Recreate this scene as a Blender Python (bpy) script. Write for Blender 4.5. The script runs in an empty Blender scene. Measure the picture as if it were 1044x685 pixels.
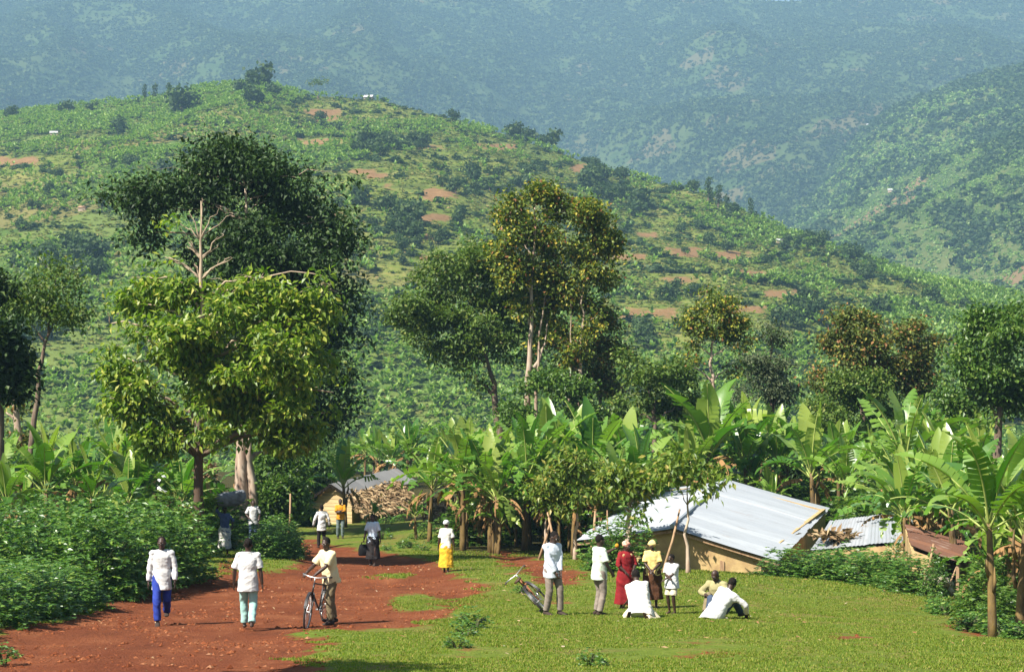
import bpy, bmesh, math, random
import numpy as np
from mathutils import Vector, Matrix
random.seed(7)
RNG = np.random.default_rng(11)
S = bpy.context.scene
COL = S.collection
F, CX, CY = 1900.0, 522.0, 342.5          # focal length in photo pixels, photo centre
PI = math.pi

# ------------------------------------------------------------------ basics
def P(px, py, d):                           # world point seen at a photo pixel, d metres ahead
    return Vector(((px - CX) / F * d, d, -(py - CY) / F * d))

def link(name, data, parent=None, loc=None, rot=None, scale=None):
    o = bpy.data.objects.new(name, data)
    COL.objects.link(o)
    if parent is not None: o.parent = parent
    if loc is not None: o.location = loc
    if rot is not None: o.rotation_euler = rot if hasattr(rot, '__len__') else (0, 0, rot)
    if scale is not None: o.scale = scale if hasattr(scale, '__len__') else (scale,) * 3
    return o

def tag(o, label=None, cat=None, group=None, kind=None):
    if label: o['label'] = label
    if cat: o['category'] = cat
    if group: o['group'] = group
    if kind: o['kind'] = kind
    return o

def thing(name, label, cat, loc=(0, 0, 0), rot=0, scale=None, group=None):
    o = link(name, None, None, loc, rot, scale)
    o.empty_display_size = .3
    return tag(o, label, cat, group)

def copy_thing(o, loc, rot, scale=1, label=None, group=None):
    c = o.copy(); COL.objects.link(c)
    c.location = loc; c.rotation_euler = rot if hasattr(rot, '__len__') else (0, 0, rot)
    c.scale = scale if hasattr(scale, '__len__') else (scale,) * 3
    if label: c['label'] = label
    if group: c['group'] = group
    for ch in list(o.children):
        k = ch.copy(); COL.objects.link(k); k.parent = c
        for g in ch.children:
            q = g.copy(); COL.objects.link(q); q.parent = k
    return c

def np_mesh(name, verts, faces, mats, midx=None, smooth=False, attrs=None):
    """verts (N,3); faces: list of int arrays (M,k); one mesh."""
    me = bpy.data.meshes.new(name)
    verts = np.asarray(verts, dtype=np.float32)
    faces = [np.asarray(f, dtype=np.int32) for f in faces if len(f)]
    tot = np.concatenate([np.full(len(f), f.shape[1], np.int32) for f in faces])
    vi = np.concatenate([f.ravel() for f in faces])
    st = np.concatenate([[0], np.cumsum(tot)[:-1]]).astype(np.int32)
    me.vertices.add(len(verts)); me.vertices.foreach_set('co', verts.ravel())
    me.loops.add(len(vi)); me.loops.foreach_set('vertex_index', vi)
    me.polygons.add(len(tot)); me.polygons.foreach_set('loop_start', st)
    me.polygons.foreach_set('loop_total', tot)
    if midx is not None:
        me.polygons.foreach_set('material_index', np.asarray(midx, np.int32))
    me.polygons.foreach_set('use_smooth', np.full(len(tot), smooth))
    for m in (mats if isinstance(mats, (list, tuple)) else [mats]): me.materials.append(m)
    if attrs:
        for k, v in attrs.items():
            a = me.attributes.new(k, 'FLOAT', 'POINT'); a.data.foreach_set('value', np.asarray(v, np.float32))
    me.update(); me.validate()
    return me

class MB:
    """collects shapes for one mesh"""
    def __init__(s): s.v = []; s.f = []; s.m = []; s.n = 0
    def add(s, verts, faces, mi=0):
        verts = np.asarray(verts, float).reshape(-1, 3)
        s.v.append(verts)
        for f in faces:
            s.f.append([int(i) + s.n for i in f]); s.m.append(mi)
        s.n += len(verts)
    def box(s, c, size, R=None, mi=0, taper=1.0):
        hx, hy, hz = [q / 2 for q in size]
        v = np.array([(x * (taper if z > 0 else 1), y * (taper if z > 0 else 1), z) for z in (-hz, hz) for y in (-hy, hy) for x in (-hx, hx)])
        if R is not None: v = v @ np.array(R.to_3x3()).T
        s.add(v + np.array(c), [(0, 2, 3, 1), (4, 5, 7, 6), (0, 1, 5, 4), (2, 6, 7, 3), (0, 4, 6, 2), (1, 3, 7, 5)], mi)
    def bar(s, a, b, w, h, mi=0):
        a = Vector(a); b = Vector(b); d = b - a
        R = d.to_track_quat('X', 'Z').to_matrix()
        s.box((a + b) / 2, (d.length, w, h), R, mi)
    def tube(s, pts, radii, n=7, mi=0, cap=True):
        v, f = tube_arr(pts, radii, n, cap)
        s.add(v, f, mi)
    def ring(s, c, R, r, axis, n=28, k=8, mi=0):
        """a torus"""
        axis = Vector(axis).normalized(); u = axis.orthogonal().normalized(); w = axis.cross(u)
        c = Vector(c); v = []; f = []
        for i in range(n):
            t = 2 * PI * i / n; rad = u * math.cos(t) + w * math.sin(t)
            for j in range(k):
                p = 2 * PI * j / k
                v.append(c + rad * (R + r * math.cos(p)) + axis * (r * math.sin(p)))
        for i in range(n):
            for j in range(k):
                f.append((i * k + j, ((i + 1) % n) * k + j, ((i + 1) % n) * k + (j + 1) % k, i * k + (j + 1) % k))
        s.add(v, f, mi)
    def ball(s, c, r, nu=12, nv=8, mi=0, R=None):
        r = r if hasattr(r, '__len__') else (r,) * 3
        v = []; f = []
        for i in range(nv + 1):
            ph = PI * i / nv
            for j in range(nu):
                th = 2 * PI * j / nu
                v.append((r[0] * math.sin(ph) * math.cos(th), r[1] * math.sin(ph) * math.sin(th), r[2] * math.cos(ph)))
        for i in range(nv):
            for j in range(nu):
                f.append((i * nu + j, (i + 1) * nu + j, (i + 1) * nu + (j + 1) % nu, i * nu + (j + 1) % nu))
        v = np.array(v)
        if R is not None: v = v @ np.array(R.to_3x3()).T
        s.add(v + np.array(c), f, mi)
    def mesh(s, name, mats, smooth=False):
        me = bpy.data.meshes.new(name)
        me.from_pydata(np.concatenate(s.v).tolist(), [], s.f)
        for m in (mats if isinstance(mats, (list, tuple)) else [mats]): me.materials.append(m)
        me.polygons.foreach_set('material_index', np.array(s.m, np.int32))
        me.polygons.foreach_set('use_smooth', np.full(len(s.f), smooth))
        me.update()
        return me
    def build(s, name, mats, parent=None, smooth=False, **kw):
        return link(name, s.mesh(name, mats, smooth), parent, **kw)

def tube_arr(pts, radii, n=7, cap=True):
    pts = [Vector(p) for p in pts]
    if not hasattr(radii, '__len__'): radii = [radii] * len(pts)
    v = []; f = []; u = None
    for i, p in enumerate(pts):
        t = (pts[min(i + 1, len(pts) - 1)] - pts[max(i - 1, 0)]).normalized()
        if u is None: u = t.orthogonal().normalized()
        u = (u - t * u.dot(t)).normalized(); w = t.cross(u)
        for j in range(n):
            a = 2 * PI * j / n
            v.append(tuple(p + (u * math.cos(a) + w * math.sin(a)) * radii[i]))
    for i in range(len(pts) - 1):
        for j in range(n):
            f.append((i * n + j, i * n + (j + 1) % n, (i + 1) * n + (j + 1) % n, (i + 1) * n + j))
    if cap:
        f.append(tuple(range(n))[::-1]); f.append(tuple(range((len(pts) - 1) * n, len(pts) * n)))
    return v, f

# ------------------------------------------------------------------ noise in numpy
def _hash(i, j, s):
    h = (i.astype(np.int64) * 374761393 + j.astype(np.int64) * 668265263 + s * 1442695041) & 0xffffffff
    h = ((h ^ (h >> 13)) * 1274126177) & 0xffffffff
    return ((h ^ (h >> 16)) & 0xffff) / 65535.0
def vnoise(x, y, s=0):
    xi = np.floor(x); yi = np.floor(y); fx = x - xi; fy = y - yi
    fx = fx * fx * (3 - 2 * fx); fy = fy * fy * (3 - 2 * fy)
    a = _hash(xi, yi, s); b = _hash(xi + 1, yi, s); c = _hash(xi, yi + 1, s); d = _hash(xi + 1, yi + 1, s)
    return (a * (1 - fx) + b * fx) * (1 - fy) + (c * (1 - fx) + d * fx) * fy
def fbm(x, y, s=0, o=4):
    r = 0; amp = .5; tot = 0
    for k in range(o):
        r = r + amp * vnoise(x, y, s + k * 17); tot += amp
        x = x * 2.03 + 5.1; y = y * 2.03 + 1.7; amp *= .5
    return r / tot
def sstep(a, b, x):
    t = np.clip((x - a) / (b - a), 0, 1); return t * t * (3 - 2 * t)

# ------------------------------------------------------------------ materials
def mat(name):
    m = bpy.data.materials.new(name); m.use_nodes = True
    nt = m.node_tree; nt.nodes.clear()
    return m, nt, nt.nodes, nt.links
def node(nt, t, **kw):
    n = nt.nodes.new(t)
    for k, v in kw.items():
        if k.startswith('i_'):
            n.inputs[k[2:].replace('_', ' ')].default_value = v
        else: setattr(n, k, v)
    return n
def rgba(c): return (c[0], c[1], c[2], 1)
def ramp(nt, fac, stops, interp='LINEAR'):
    r = nt.nodes.new('ShaderNodeValToRGB'); r.color_ramp.interpolation = interp
    e = r.color_ramp.elements
    while len(e) < len(stops): e.new(.5)
    for i, (p, c) in enumerate(stops): e[i].position = p; e[i].color = rgba(c)
    nt.links.new(fac, r.inputs[0]); return r.outputs[0]
def mixc(nt, fac, a, b, mode='MIX'):
    n = nt.nodes.new('ShaderNodeMix'); n.data_type = 'RGBA'; n.blend_type = mode
    for inp, val in ((n.inputs[0], fac), (n.inputs[6], a), (n.inputs[7], b)):
        if hasattr(val, 'is_output'): nt.links.new(val, inp)
        elif isinstance(val, (int, float)): inp.default_value = val
        else: inp.default_value = rgba(val)
    return n.outputs[2]
def math_(nt, op, a, b=None, c=None):
    n = nt.nodes.new('ShaderNodeMath'); n.operation = op
    for i, v in enumerate((a, b, c)):
        if v is None: continue
        if hasattr(v, 'is_output'): nt.links.new(v, n.inputs[i])
        else: n.inputs[i].default_value = v
    return n.outputs[0]
def noise(nt, scale, detail=4, rough=.55, coord=None, dist=0):
    n = nt.nodes.new('ShaderNodeTexNoise'); n.inputs['Scale'].default_value = scale
    n.inputs['Detail'].default_value = detail; n.inputs['Roughness'].default_value = rough
    n.inputs['Distortion'].default_value = dist
    if coord is not None: nt.links.new(coord, n.inputs['Vector'])
    return n.outputs['Fac']
def ocoord(nt, scale=None):
    t = nt.nodes.new('ShaderNodeTexCoord').outputs['Object']
    if scale is None: return t
    m = nt.nodes.new('ShaderNodeMapping'); m.inputs['Scale'].default_value = scale
    nt.links.new(t, m.inputs[0]); return m.outputs[0]
def out(nt, shader):
    o = nt.nodes.new('ShaderNodeOutputMaterial'); nt.links.new(shader, o.inputs[0])
def principled(nt, col, rough=.8, metal=0, spec=.3, bump=None, bstr=.3, bdist=.02):
    p = nt.nodes.new('ShaderNodeBsdfPrincipled')
    if hasattr(col, 'is_output'): nt.links.new(col, p.inputs['Base Color'])
    else: p.inputs['Base Color'].default_value = rgba(col)
    if hasattr(rough, 'is_output'): nt.links.new(rough, p.inputs['Roughness'])
    else: p.inputs['Roughness'].default_value = rough
    p.inputs['Metallic'].default_value = metal
    p.inputs['Specular IOR Level'].default_value = spec
    if bump is not None:
        b = nt.nodes.new('ShaderNodeBump'); b.inputs['Strength'].default_value = bstr; b.inputs['Distance'].default_value = bdist
        nt.links.new(bump, b.inputs['Height']); nt.links.new(b.outputs[0], p.inputs['Normal'])
    return p.outputs[0]

def leaf_mat(name, stops, transl=.35, trc=None, rough=.45, spec=.35, patch=0, gloss=True):
    """foliage: colour varies leaf by leaf"""
    m, nt, N, L = mat(name)
    g = N.new('ShaderNodeNewGeometry')
    oi = N.new('ShaderNodeObjectInfo')
    fac = math_(nt, 'FRACT', math_(nt, 'ADD', g.outputs['Random Per Island'], math_(nt, 'MULTIPLY', oi.outputs['Random'], .13)))
    col = ramp(nt, fac, stops)
    if patch:
        nz = noise(nt, patch, 3, .6, ocoord(nt))
        col = mixc(nt, math_(nt, 'MULTIPLY', sub_ramp(nt, nz), .75), col, stops[0][1])
    p = principled(nt, col, rough, 0, spec)
    t = N.new('ShaderNodeBsdfTranslucent')
    tc = mixc(nt, 1.0, col, trc or (1.3, 1.5, .5), 'MULTIPLY')
    L.new(tc, t.inputs[0])
    mx = N.new('ShaderNodeMixShader'); mx.inputs[0].default_value = transl
    L.new(p, mx.inputs[1]); L.new(t.outputs[0], mx.inputs[2]); out(nt, mx.outputs[0])
    return m
def sub_ramp(nt, x, a=.42, b=.6):
    n = nt.nodes.new('ShaderNodeMapRange'); n.inputs[1].default_value = a; n.inputs[2].default_value = b
    nt.links.new(x, n.inputs[0]); return n.outputs[0]

def simple(name, c1, c2=None, scale=6, rough=.8, spec=.25, bstr=.25, metal=0, stretch=None, bscale=None):
    m, nt, N, L = mat(name)
    co = ocoord(nt, stretch)
    nz = noise(nt, scale, 5, .6, co)
    col = mixc(nt, sub_ramp(nt, nz, .35, .65), c1, c2 or tuple(q * .7 for q in c1))
    b = noise(nt, bscale or scale * 3, 4, .6, co)
    out(nt, principled(nt, col, rough, metal, spec, b, bstr)); return m

# ------------------------------------------------------------------ ground shape
def plane_z(d): return -(2.2 + .0908 * d)
CTRL = []
def ctl(px, d, py=None, off=None):
    z = -(py - CY) / F * d if py is not None else plane_z(d) + off
    CTRL.append(((px - CX) / F * d, d, z - plane_z(d)))
for px, d in ((-60, 30), (0, 30), (165, 36), (255, 35), (335, 36), (450, 36), (563, 37.5), (611, 37.5), (735, 38), (850, 40),
              (300, 26), (522, 26), (740, 26), (950, 26), (380, 60), (440, 50), (520, 46), (600, 45), (700, 44), (250, 50), (850, 32),
              (340, 68), (-100, 40), (1000, 26)):
    ctl(px, d, off=0)
for px, d, py in ((30, 56, 556), (100, 58, 556), (180, 60, 556), (-80, 56, 556), (230, 64, 570), (250, 78, 548), (180, 80, 520), (30, 80, 520), (-150, 80, 520),
                  (347, 78, 558), (320, 100, 540), (400, 100, 540), (460, 96, 545), (455, 57, 588),
                  (470, 64, 557), (530, 64, 557), (590, 63, 558), (640, 62, 558), (560, 60, 566), (545, 54, 590), (600, 54, 586), (640, 54, 571), (680, 54, 570), (720, 54, 570), (760, 53.5, 571), (795, 53, 573), (640, 52, 577), (690, 52, 576), (740, 52, 576), (790, 51.5, 579), (850, 51, 590),
                  (900, 48, 601), (945, 45, 608), (985, 38, 632), (1040, 31, 656)):
    ctl(px, d, py=py)
for px, d, off in ((700, 62, -.6), (760, 62, -.8), (830, 61, -.9), (900, 56, -.8), (960, 51, -.7), (1044, 40, -.6), (1100, 36, -.8), (1020, 50, -.5),
                   (700, 78, .9), (800, 76, 1.7), (900, 74, 1.6), (1000, 66, 1.0), (1100, 55, 0),
                   (480, 80, 1.6), (560, 80, 1.8), (640, 78, 1.7), (400, 120, 2.6), (340, 120, 2.0), (500, 95, 2.6), (620, 95, 2.8), (760, 95, 2.8), (900, 95, 2.8), (1050, 90, 2.4),
                   (500, 120, 4.0), (800, 120, 4.0), (1050, 120, 4.0), (0, 110, 2.5), (200, 110, 2.5), (-200, 110, 2.5), (1200, 110, 2.5)):
    ctl(px, d, off=off)
CT = np.array(CTRL)
def gz(x, y):
    x = np.asarray(x, float); y = np.asarray(y, float); shp = x.shape
    x = x.ravel(); y = y.ravel(); res = np.empty_like(x)
    for i in range(0, len(x), 20000):
        xs = x[i:i + 20000, None]; ys = y[i:i + 20000, None]
        sig = 2.2 + .045 * np.clip(ys, 20, 140)
        w = np.exp(-((xs - CT[:, 0]) ** 2 + ((ys - CT[:, 1]) * .8) ** 2) / (2 * sig ** 2)) + 1e-9
        res[i:i + 20000] = (w * CT[:, 2]).sum(1) / (w.sum(1) + .02)
    base = plane_z(y)
    far = -9.0 - 15.0 * sstep(110, 290, y)
    k = sstep(105, 150, y)
    z = (base + res) * (1 - k) + far * k
    z = np.where(y < 15, plane_z(15) - .02 * (15 - y) * 0 + (15 - y) * .03, z)
    z = z + .05 * (fbm(x * .5, y * .5, 3) - .5) + .16 * (fbm(x * .13, y * .13, 9) - .5)
    return z.reshape(shp)
def g1(x, y): return float(gz(np.array([x]), np.array([y]))[0])
_DS = np.concatenate([np.arange(18, 80, .1), np.arange(80, 140, .25)])
def hit(px, py, dmax=140):                   # first ground point along a pixel's ray
    x = (px - CX) / F * _DS
    dz = gz(x, _DS) + (py - CY) / F * _DS
    k = np.where(dz > 0)[0]
    if not len(k): d = 90.0
    else: d = float(_DS[k[0]])
    d = min(d, dmax)
    X = (px - CX) / F * d
    return Vector((X, d, g1(X, d)))
def at(px, d, lift=0):                       # ground point at distance d under a pixel column
    x = (px - CX) / F * d
    return Vector((x, d, g1(x, d) + lift))
# ------------------------------------------------------------------ camera, light, sky, haze
cam = bpy.data.cameras.new('camera'); camo = link('camera', cam)
cam.sensor_width = 36; cam.lens = 36 * F / 1044; cam.clip_end = 9000; cam.clip_start = .5
camo.rotation_euler = (PI / 2, 0, 0)
S.camera = camo
SUN = Vector((-.68, -.56, 1.0)).normalized()
sl = bpy.data.lights.new('sun', 'SUN'); sl.energy = 5.0; sl.angle = math.radians(.5); sl.color = (1, .95, .86)
so = link('sun', sl); so.rotation_euler = SUN.to_track_quat('Z', 'Y').to_euler(); so.location = (-40, -40, 60)
w = bpy.data.worlds.new('World'); S.world = w; w.use_nodes = True
nt = w.node_tree; bg = nt.nodes['Background']
sk = nt.nodes.new('ShaderNodeTexSky'); sk.sky_type = 'NISHITA'; sk.sun_disc = False
sk.sun_elevation = math.asin(SUN.z); sk.sun_rotation = math.atan2(SUN.x, SUN.y) % (2 * PI)
sk.air_density = 1.2; sk.dust_density = 1.2
nt.links.new(sk.outputs[0], bg.inputs[0]); bg.inputs[1].default_value = .05
S.view_settings.view_transform = 'Standard'; S.view_settings.look = 'None'
S.view_settings.exposure = 1.3; S.view_settings.gamma = 1; S.view_settings.use_curve_mapping = False
S.render.engine = 'CYCLES'
cy = S.cycles
cy.max_bounces = 5; cy.diffuse_bounces = 1; cy.glossy_bounces = 2; cy.transmission_bounces = 2; cy.volume_bounces = 0; cy.transparent_max_bounces = 6
cy.caustics_reflective = False; cy.caustics_refractive = False
cy.sample_clamp_indirect = 4
cy.use_denoising = True
try: cy.denoiser = 'OPENIMAGEDENOISE'; cy.denoising_input_passes = 'RGB_ALBEDO_NORMAL'
except Exception: pass
cy.use_adaptive_sampling = True; cy.adaptive_threshold = .01

m_haze, nt, N, L = mat('haze')
v = N.new('ShaderNodeVolumePrincipled'); v.inputs['Color'].default_value = (.40, .69, .95, 1); v.inputs['Density'].default_value = .00021
o = N.new('ShaderNodeOutputMaterial'); L.new(v.outputs[0], o.inputs['Volume'])
hb = MB(); hb.box((0, 2150, 330), (5600, 4700, 760))
tag(hb.build('haze', m_haze), 'thin blue haze filling the valley air', None, None, 'stuff')

# ------------------------------------------------------------------ ground sheet with the red track
def poly_plan(pts): return np.array([hit(a, b)[:2] for a, b in pts])
def sdf(poly, x, y):
    n = len(poly); d = np.full(x.shape, 1e9); ins = np.zeros(x.shape, bool)
    for i in range(n):
        ax, ay = poly[i]; bx, by = poly[(i + 1) % n]
        ex, ey = bx - ax, by - ay
        t = np.clip(((x - ax) * ex + (y - ay) * ey) / (ex * ex + ey * ey + 1e-12), 0, 1)
        d = np.minimum(d, (x - ax - t * ex) ** 2 + (y - ay - t * ey) ** 2)
        c = ((ay > y) != (by > y)) & (x < (bx - ax) * (y - ay) / (by - ay + 1e-12) + ax)
        ins ^= c
    d = np.sqrt(d)
    return np.where(ins, d, -d)
TRACK = poly_plan([(-300, 830), (-300, 700), (-60, 662), (0, 641), (60, 630), (130, 606), (190, 594), (222, 586), (224, 578), (230, 569), (241, 569), (244, 582), (297, 580), (301, 560),
    (296, 551), (312, 549), (345, 553), (385, 562), (420, 567), (450, 573), (474, 588), (502, 600), (494, 608), (465, 621), (452, 633), (425, 640), (372, 641), (345, 650), (338, 664), (322, 700), (290, 830)])
BANK = poly_plan([(492, 563), (520, 561), (560, 571), (600, 587), (592, 596), (550, 595), (512, 577)])
def ell(px, py, wx, wy):
    return poly_plan([(px + wx * math.cos(t), py + wy * math.sin(t)) for t in np.linspace(0, 2 * PI, 14)[:-1]])
HEDGE = poly_plan([(-300, 690), (0, 634), (110, 608), (135, 602), (190, 591), (216, 583), (214, 555), (-300, 555)])
BARE = [ell(474, 664, 13, 9), ell(862, 650, 30, 4), ell(715, 655, 24, 3), ell(575, 616, 10, 7), ell(700, 668, 60, 5), ell(1000, 636, 40, 14)]
ISLE = [ell(423, 613, 17, 9), ell(346, 645, 34, 3), ell(398, 587, 14, 2)]
def earth_field(x, y):                        # > 0 bare red earth
    f = np.maximum(sdf(TRACK, x, y), sdf(BANK, x, y) * .8)
    for e in ISLE: f = np.minimum(f, -sdf(e, x, y) * .9 + .02)
    for e in BARE: f = np.maximum(f, sdf(e, x, y) * .7 - .14)
    return np.clip(f, -3, 3)
xs = np.concatenate([np.linspace(-150, -24, 36), np.arange(-23.5, 23.6, .25), np.linspace(24, 150, 36)])
ys = np.concatenate([np.linspace(-60, 16, 12), np.arange(17, 72, .25), np.arange(72, 120, .8), np.linspace(121, 420, 60)])
X, Y = np.meshgrid(xs, ys)
Z = gz(X, Y)
EF = earth_field(X.ravel(), Y.ravel())
nx, ny = len(xs), len(ys)
ii = (np.arange(ny - 1)[:, None] * nx + np.arange(nx - 1)[None, :]).ravel()
gf = np.stack([ii, ii + 1, ii + nx + 1, ii + nx], 1)
# ruts and a raised lip at the edge of the track
Zr = Z.ravel() - .10 * sstep(0, .8, EF) * (Y.ravel() < 80) + .03 * (fbm(X.ravel() * 1.7, Y.ravel() * 1.7, 31) - .5) * (EF > 0)
PXg = CX + F * X.ravel() / np.maximum(Y.ravel(), 5); Yg = Y.ravel()
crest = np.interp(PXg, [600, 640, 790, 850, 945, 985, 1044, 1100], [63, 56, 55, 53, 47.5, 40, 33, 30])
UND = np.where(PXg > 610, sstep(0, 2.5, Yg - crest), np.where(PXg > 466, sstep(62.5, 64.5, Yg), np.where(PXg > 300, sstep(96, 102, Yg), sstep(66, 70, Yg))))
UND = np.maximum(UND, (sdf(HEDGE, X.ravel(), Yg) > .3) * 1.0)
m_ground, nt, N, L = mat('ground')
at_ = N.new('ShaderNodeAttribute'); at_.attribute_name = 'earth'
co = ocoord(nt)
n1 = noise(nt, .9, 6, .62, co); n2 = noise(nt, 7, 5, .6, co); n3 = noise(nt, .25, 4, .55, co); n4 = noise(nt, 28, 3, .6, co)
edge = math_(nt, 'ADD', math_(nt, 'ADD', at_.outputs['Fac'], math_(nt, 'MULTIPLY', math_(nt, 'SUBTRACT', n1, .5), 2.2)), math_(nt, 'MULTIPLY', math_(nt, 'SUBTRACT', n2, .5), .7))
isearth = sub_ramp(nt, edge, -.05, .2)
rut = noise(nt, 1.0, 5, .65, ocoord(nt, (1.6, .34, 1)))
earth = ramp(nt, math_(nt, 'ADD', math_(nt, 'MULTIPLY', n1, .5), math_(nt, 'MULTIPLY', rut, .5)), [(.34, (.095, .028, .012)), (.5, (.16, .047, .018)), (.64, (.235, .084, .035))])
earth = mixc(nt, sub_ramp(nt, n4, .5, .75), earth, (.27, .095, .042))
earth = mixc(nt, math_(nt, 'MULTIPLY', sub_ramp(nt, n3, .5, .7), .5), earth, (.12, .028, .011))
grass = ramp(nt, n2, [(.2, (.07, .11, .013)), (.5, (.12, .165, .02)), (.8, (.18, .20, .036))])
grass = mixc(nt, math_(nt, 'MULTIPLY', sub_ramp(nt, n1, .46, .66), .75), grass, (.20, .135, .05))
grass = mixc(nt, math_(nt, 'MULTIPLY', sub_ramp(nt, n3, .52, .75), .5), grass, (.06, .11, .015))
b = math_(nt, 'ADD', math_(nt, 'ADD', n2, n1), math_(nt, 'MULTIPLY', n4, .5))
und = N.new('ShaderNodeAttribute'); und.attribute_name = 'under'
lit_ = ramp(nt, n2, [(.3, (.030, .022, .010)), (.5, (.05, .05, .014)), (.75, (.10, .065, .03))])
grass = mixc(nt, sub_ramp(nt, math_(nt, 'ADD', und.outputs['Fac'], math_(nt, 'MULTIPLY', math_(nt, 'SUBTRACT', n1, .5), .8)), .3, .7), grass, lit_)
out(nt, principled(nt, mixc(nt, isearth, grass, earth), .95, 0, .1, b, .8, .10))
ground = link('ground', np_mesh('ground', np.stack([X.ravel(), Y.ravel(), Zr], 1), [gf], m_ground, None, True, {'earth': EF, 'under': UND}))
tag(ground, 'sloping ground with a red earth track and mown green grass', None, None, 'structure')
def gtop(px, d):
    return at(px, d)

# grass blades, weeds of the turf and dry litter: nobody could count them
def scatter_plan(n, d0, d1, a0=-.33, a1=.33):
    d = np.sqrt(RNG.uniform(d0 ** 2, d1 ** 2, n)); a = RNG.uniform(a0, a1, n)
    return a * d, d
m_grass = leaf_mat('grass_blades', [(0, (.095, .155, .016)), (.5, (.16, .23, .025)), (.82, (.25, .275, .045)), (1, (.36, .28, .09))], .45, rough=.6, spec=.15)
def blades(n, d0, d1, hgt, wid, name):
    x, y = scatter_plan(n, d0, d1)
    e = earth_field(x, y)
    nse = 2.2 * (fbm(x * .9, y * .9, 51) - .5)
    keep = (e + nse < -.05) & ((fbm(x * 1.1, y * 1.1, 77) > .40) | (RNG.random(n) < .35))
    x = x[keep]; y = y[keep]; z = gz(x, y); n = len(x)
    hh = hgt * RNG.uniform(.5, 1.25, n) * (0.6 + .8 * fbm(x * .35, y * .35, 5))
    V = []; Fc = []
    base = np.stack([x, y, z - .01], 1)
    for k in range(3):
        t = RNG.uniform(0, 2 * PI, n); lean = RNG.uniform(.2, .9, n)
        dx = np.cos(t); dy = np.sin(t)
        off = np.stack([RNG.normal(0, .02, n), RNG.normal(0, .02, n), np.zeros(n)], 1)
        sx = np.stack([-dy * wid, dx * wid, np.zeros(n)], 1)
        tip = base + off + np.stack([dx * lean * hh, dy * lean * hh, hh], 1)
        V += [base + off - sx, base + off + sx, tip]
    V = np.stack(V, 1).reshape(-1, 3)
    f = np.arange(n * 9).reshape(-1, 3)
    o = link(name, np_mesh(name, V, [f], m_grass))
    return tag(o, 'short green turf growing beside the red track', None, None, 'stuff')
blades(170000, 23, 44, .038, .012, 'grass')
blades(90000, 44, 68, .05, .018, 'grass')

def litter(n, name, label, m, d0, d1, on_earth, size):
    x, y = scatter_plan(n, d0, d1)
    e = earth_field(x, y)
    k = (e > .1) if on_earth else (e < -.1)
    k &= fbm(x * .5, y * .5, 91) > .45
    x = x[k]; y = y[k]; z = gz(x, y) - (.09 if on_earth else -.02); n = len(x)
    t = RNG.uniform(0, 2 * PI, n); l = size * RNG.uniform(.4, 1.6, n); wd = l * RNG.uniform(.25, .6, n)
    c = np.stack([x, y, z + .015], 1)
    u = np.stack([np.cos(t) * l, np.sin(t) * l, RNG.uniform(-.2, .5, n) * l], 1); v = np.stack([-np.sin(t) * wd, np.cos(t) * wd, RNG.uniform(-.2, .4, n) * wd], 1)
    V = np.stack([c - u, c + v, c + u, c - v * .8 + [0, 0, .01]], 1).reshape(-1, 3)
    q = np.arange(n)[:, None] * 4
    o = link(name, np_mesh(name, V, [np.concatenate([q + [0, 1, 2], q + [0, 2, 3]])], m))
    return tag(o, label, None, None, 'stuff')
m_litter = leaf_mat('dry_litter', [(0, (.20, .10, .045)), (.5, (.32, .19, .09)), (.85, (.42, .30, .17)), (1, (.6, .52, .40))], .1, rough=.8, spec=.1)
litter(1300, 'leaf_litter', 'dry leaves and pale chips strewn on the red track', m_litter, 23, 80, True, .034)
litter(800, 'leaf_litter', 'dry yellow stalks lying on the turf', m_litter, 23, 55, False, .045)

# clods and small stones of the track
def clods(n, d0, d1, s0, s1):
    x, y = scatter_plan(n, d0, d1); e = earth_field(x, y)
    k = (e > .0) & (fbm(x * .8, y * .8, 191) + RNG.normal(0, .06, len(x)) > .52); x = x[k]; y = y[k]; n = len(x)
    z = gz(x, y) - .10 * sstep(0, .8, e[k])
    oc = np.array([(1, 0, 0), (0, 1, 0), (-1, 0, 0), (0, -1, 0), (0, 0, 1), (0, 0, -.6)]); of = np.array([(0, 1, 4), (1, 2, 4), (2, 3, 4), (3, 0, 4), (1, 0, 5), (2, 1, 5), (3, 2, 5), (0, 3, 5)])
    V = oc[None] * RNG.uniform(.6, 1.3, (n, 6, 1)) * (RNG.uniform(s0, s1, (n, 1, 1)) * RNG.uniform(.4, 1.5, (n, 1, 1))); V[..., 2] *= .6
    a = RNG.uniform(0, 6.3, n)[:, None]; V = np.stack([V[..., 0] * np.cos(a) - V[..., 1] * np.sin(a), V[..., 0] * np.sin(a) + V[..., 1] * np.cos(a), V[..., 2]], -1) + np.stack([x, y, z + .005], 1)[:, None]
    f = (of[None] + (np.arange(n) * 6)[:, None, None]).reshape(-1, 3)
    return tag(link('earth_clods', np_mesh('earth_clods', V.reshape(-1, 3), [f], m_clod)), 'small clods of red earth loose on the track', None, None, 'stuff')
m_clod = leaf_mat('earth_clod', [(0, (.10, .028, .012)), (.5, (.18, .055, .022)), (.9, (.22, .08, .035)), (1, (.28, .14, .075))], 0, rough=.95, spec=.05)
clods(26000, 23, 60, .012, .05)
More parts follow.
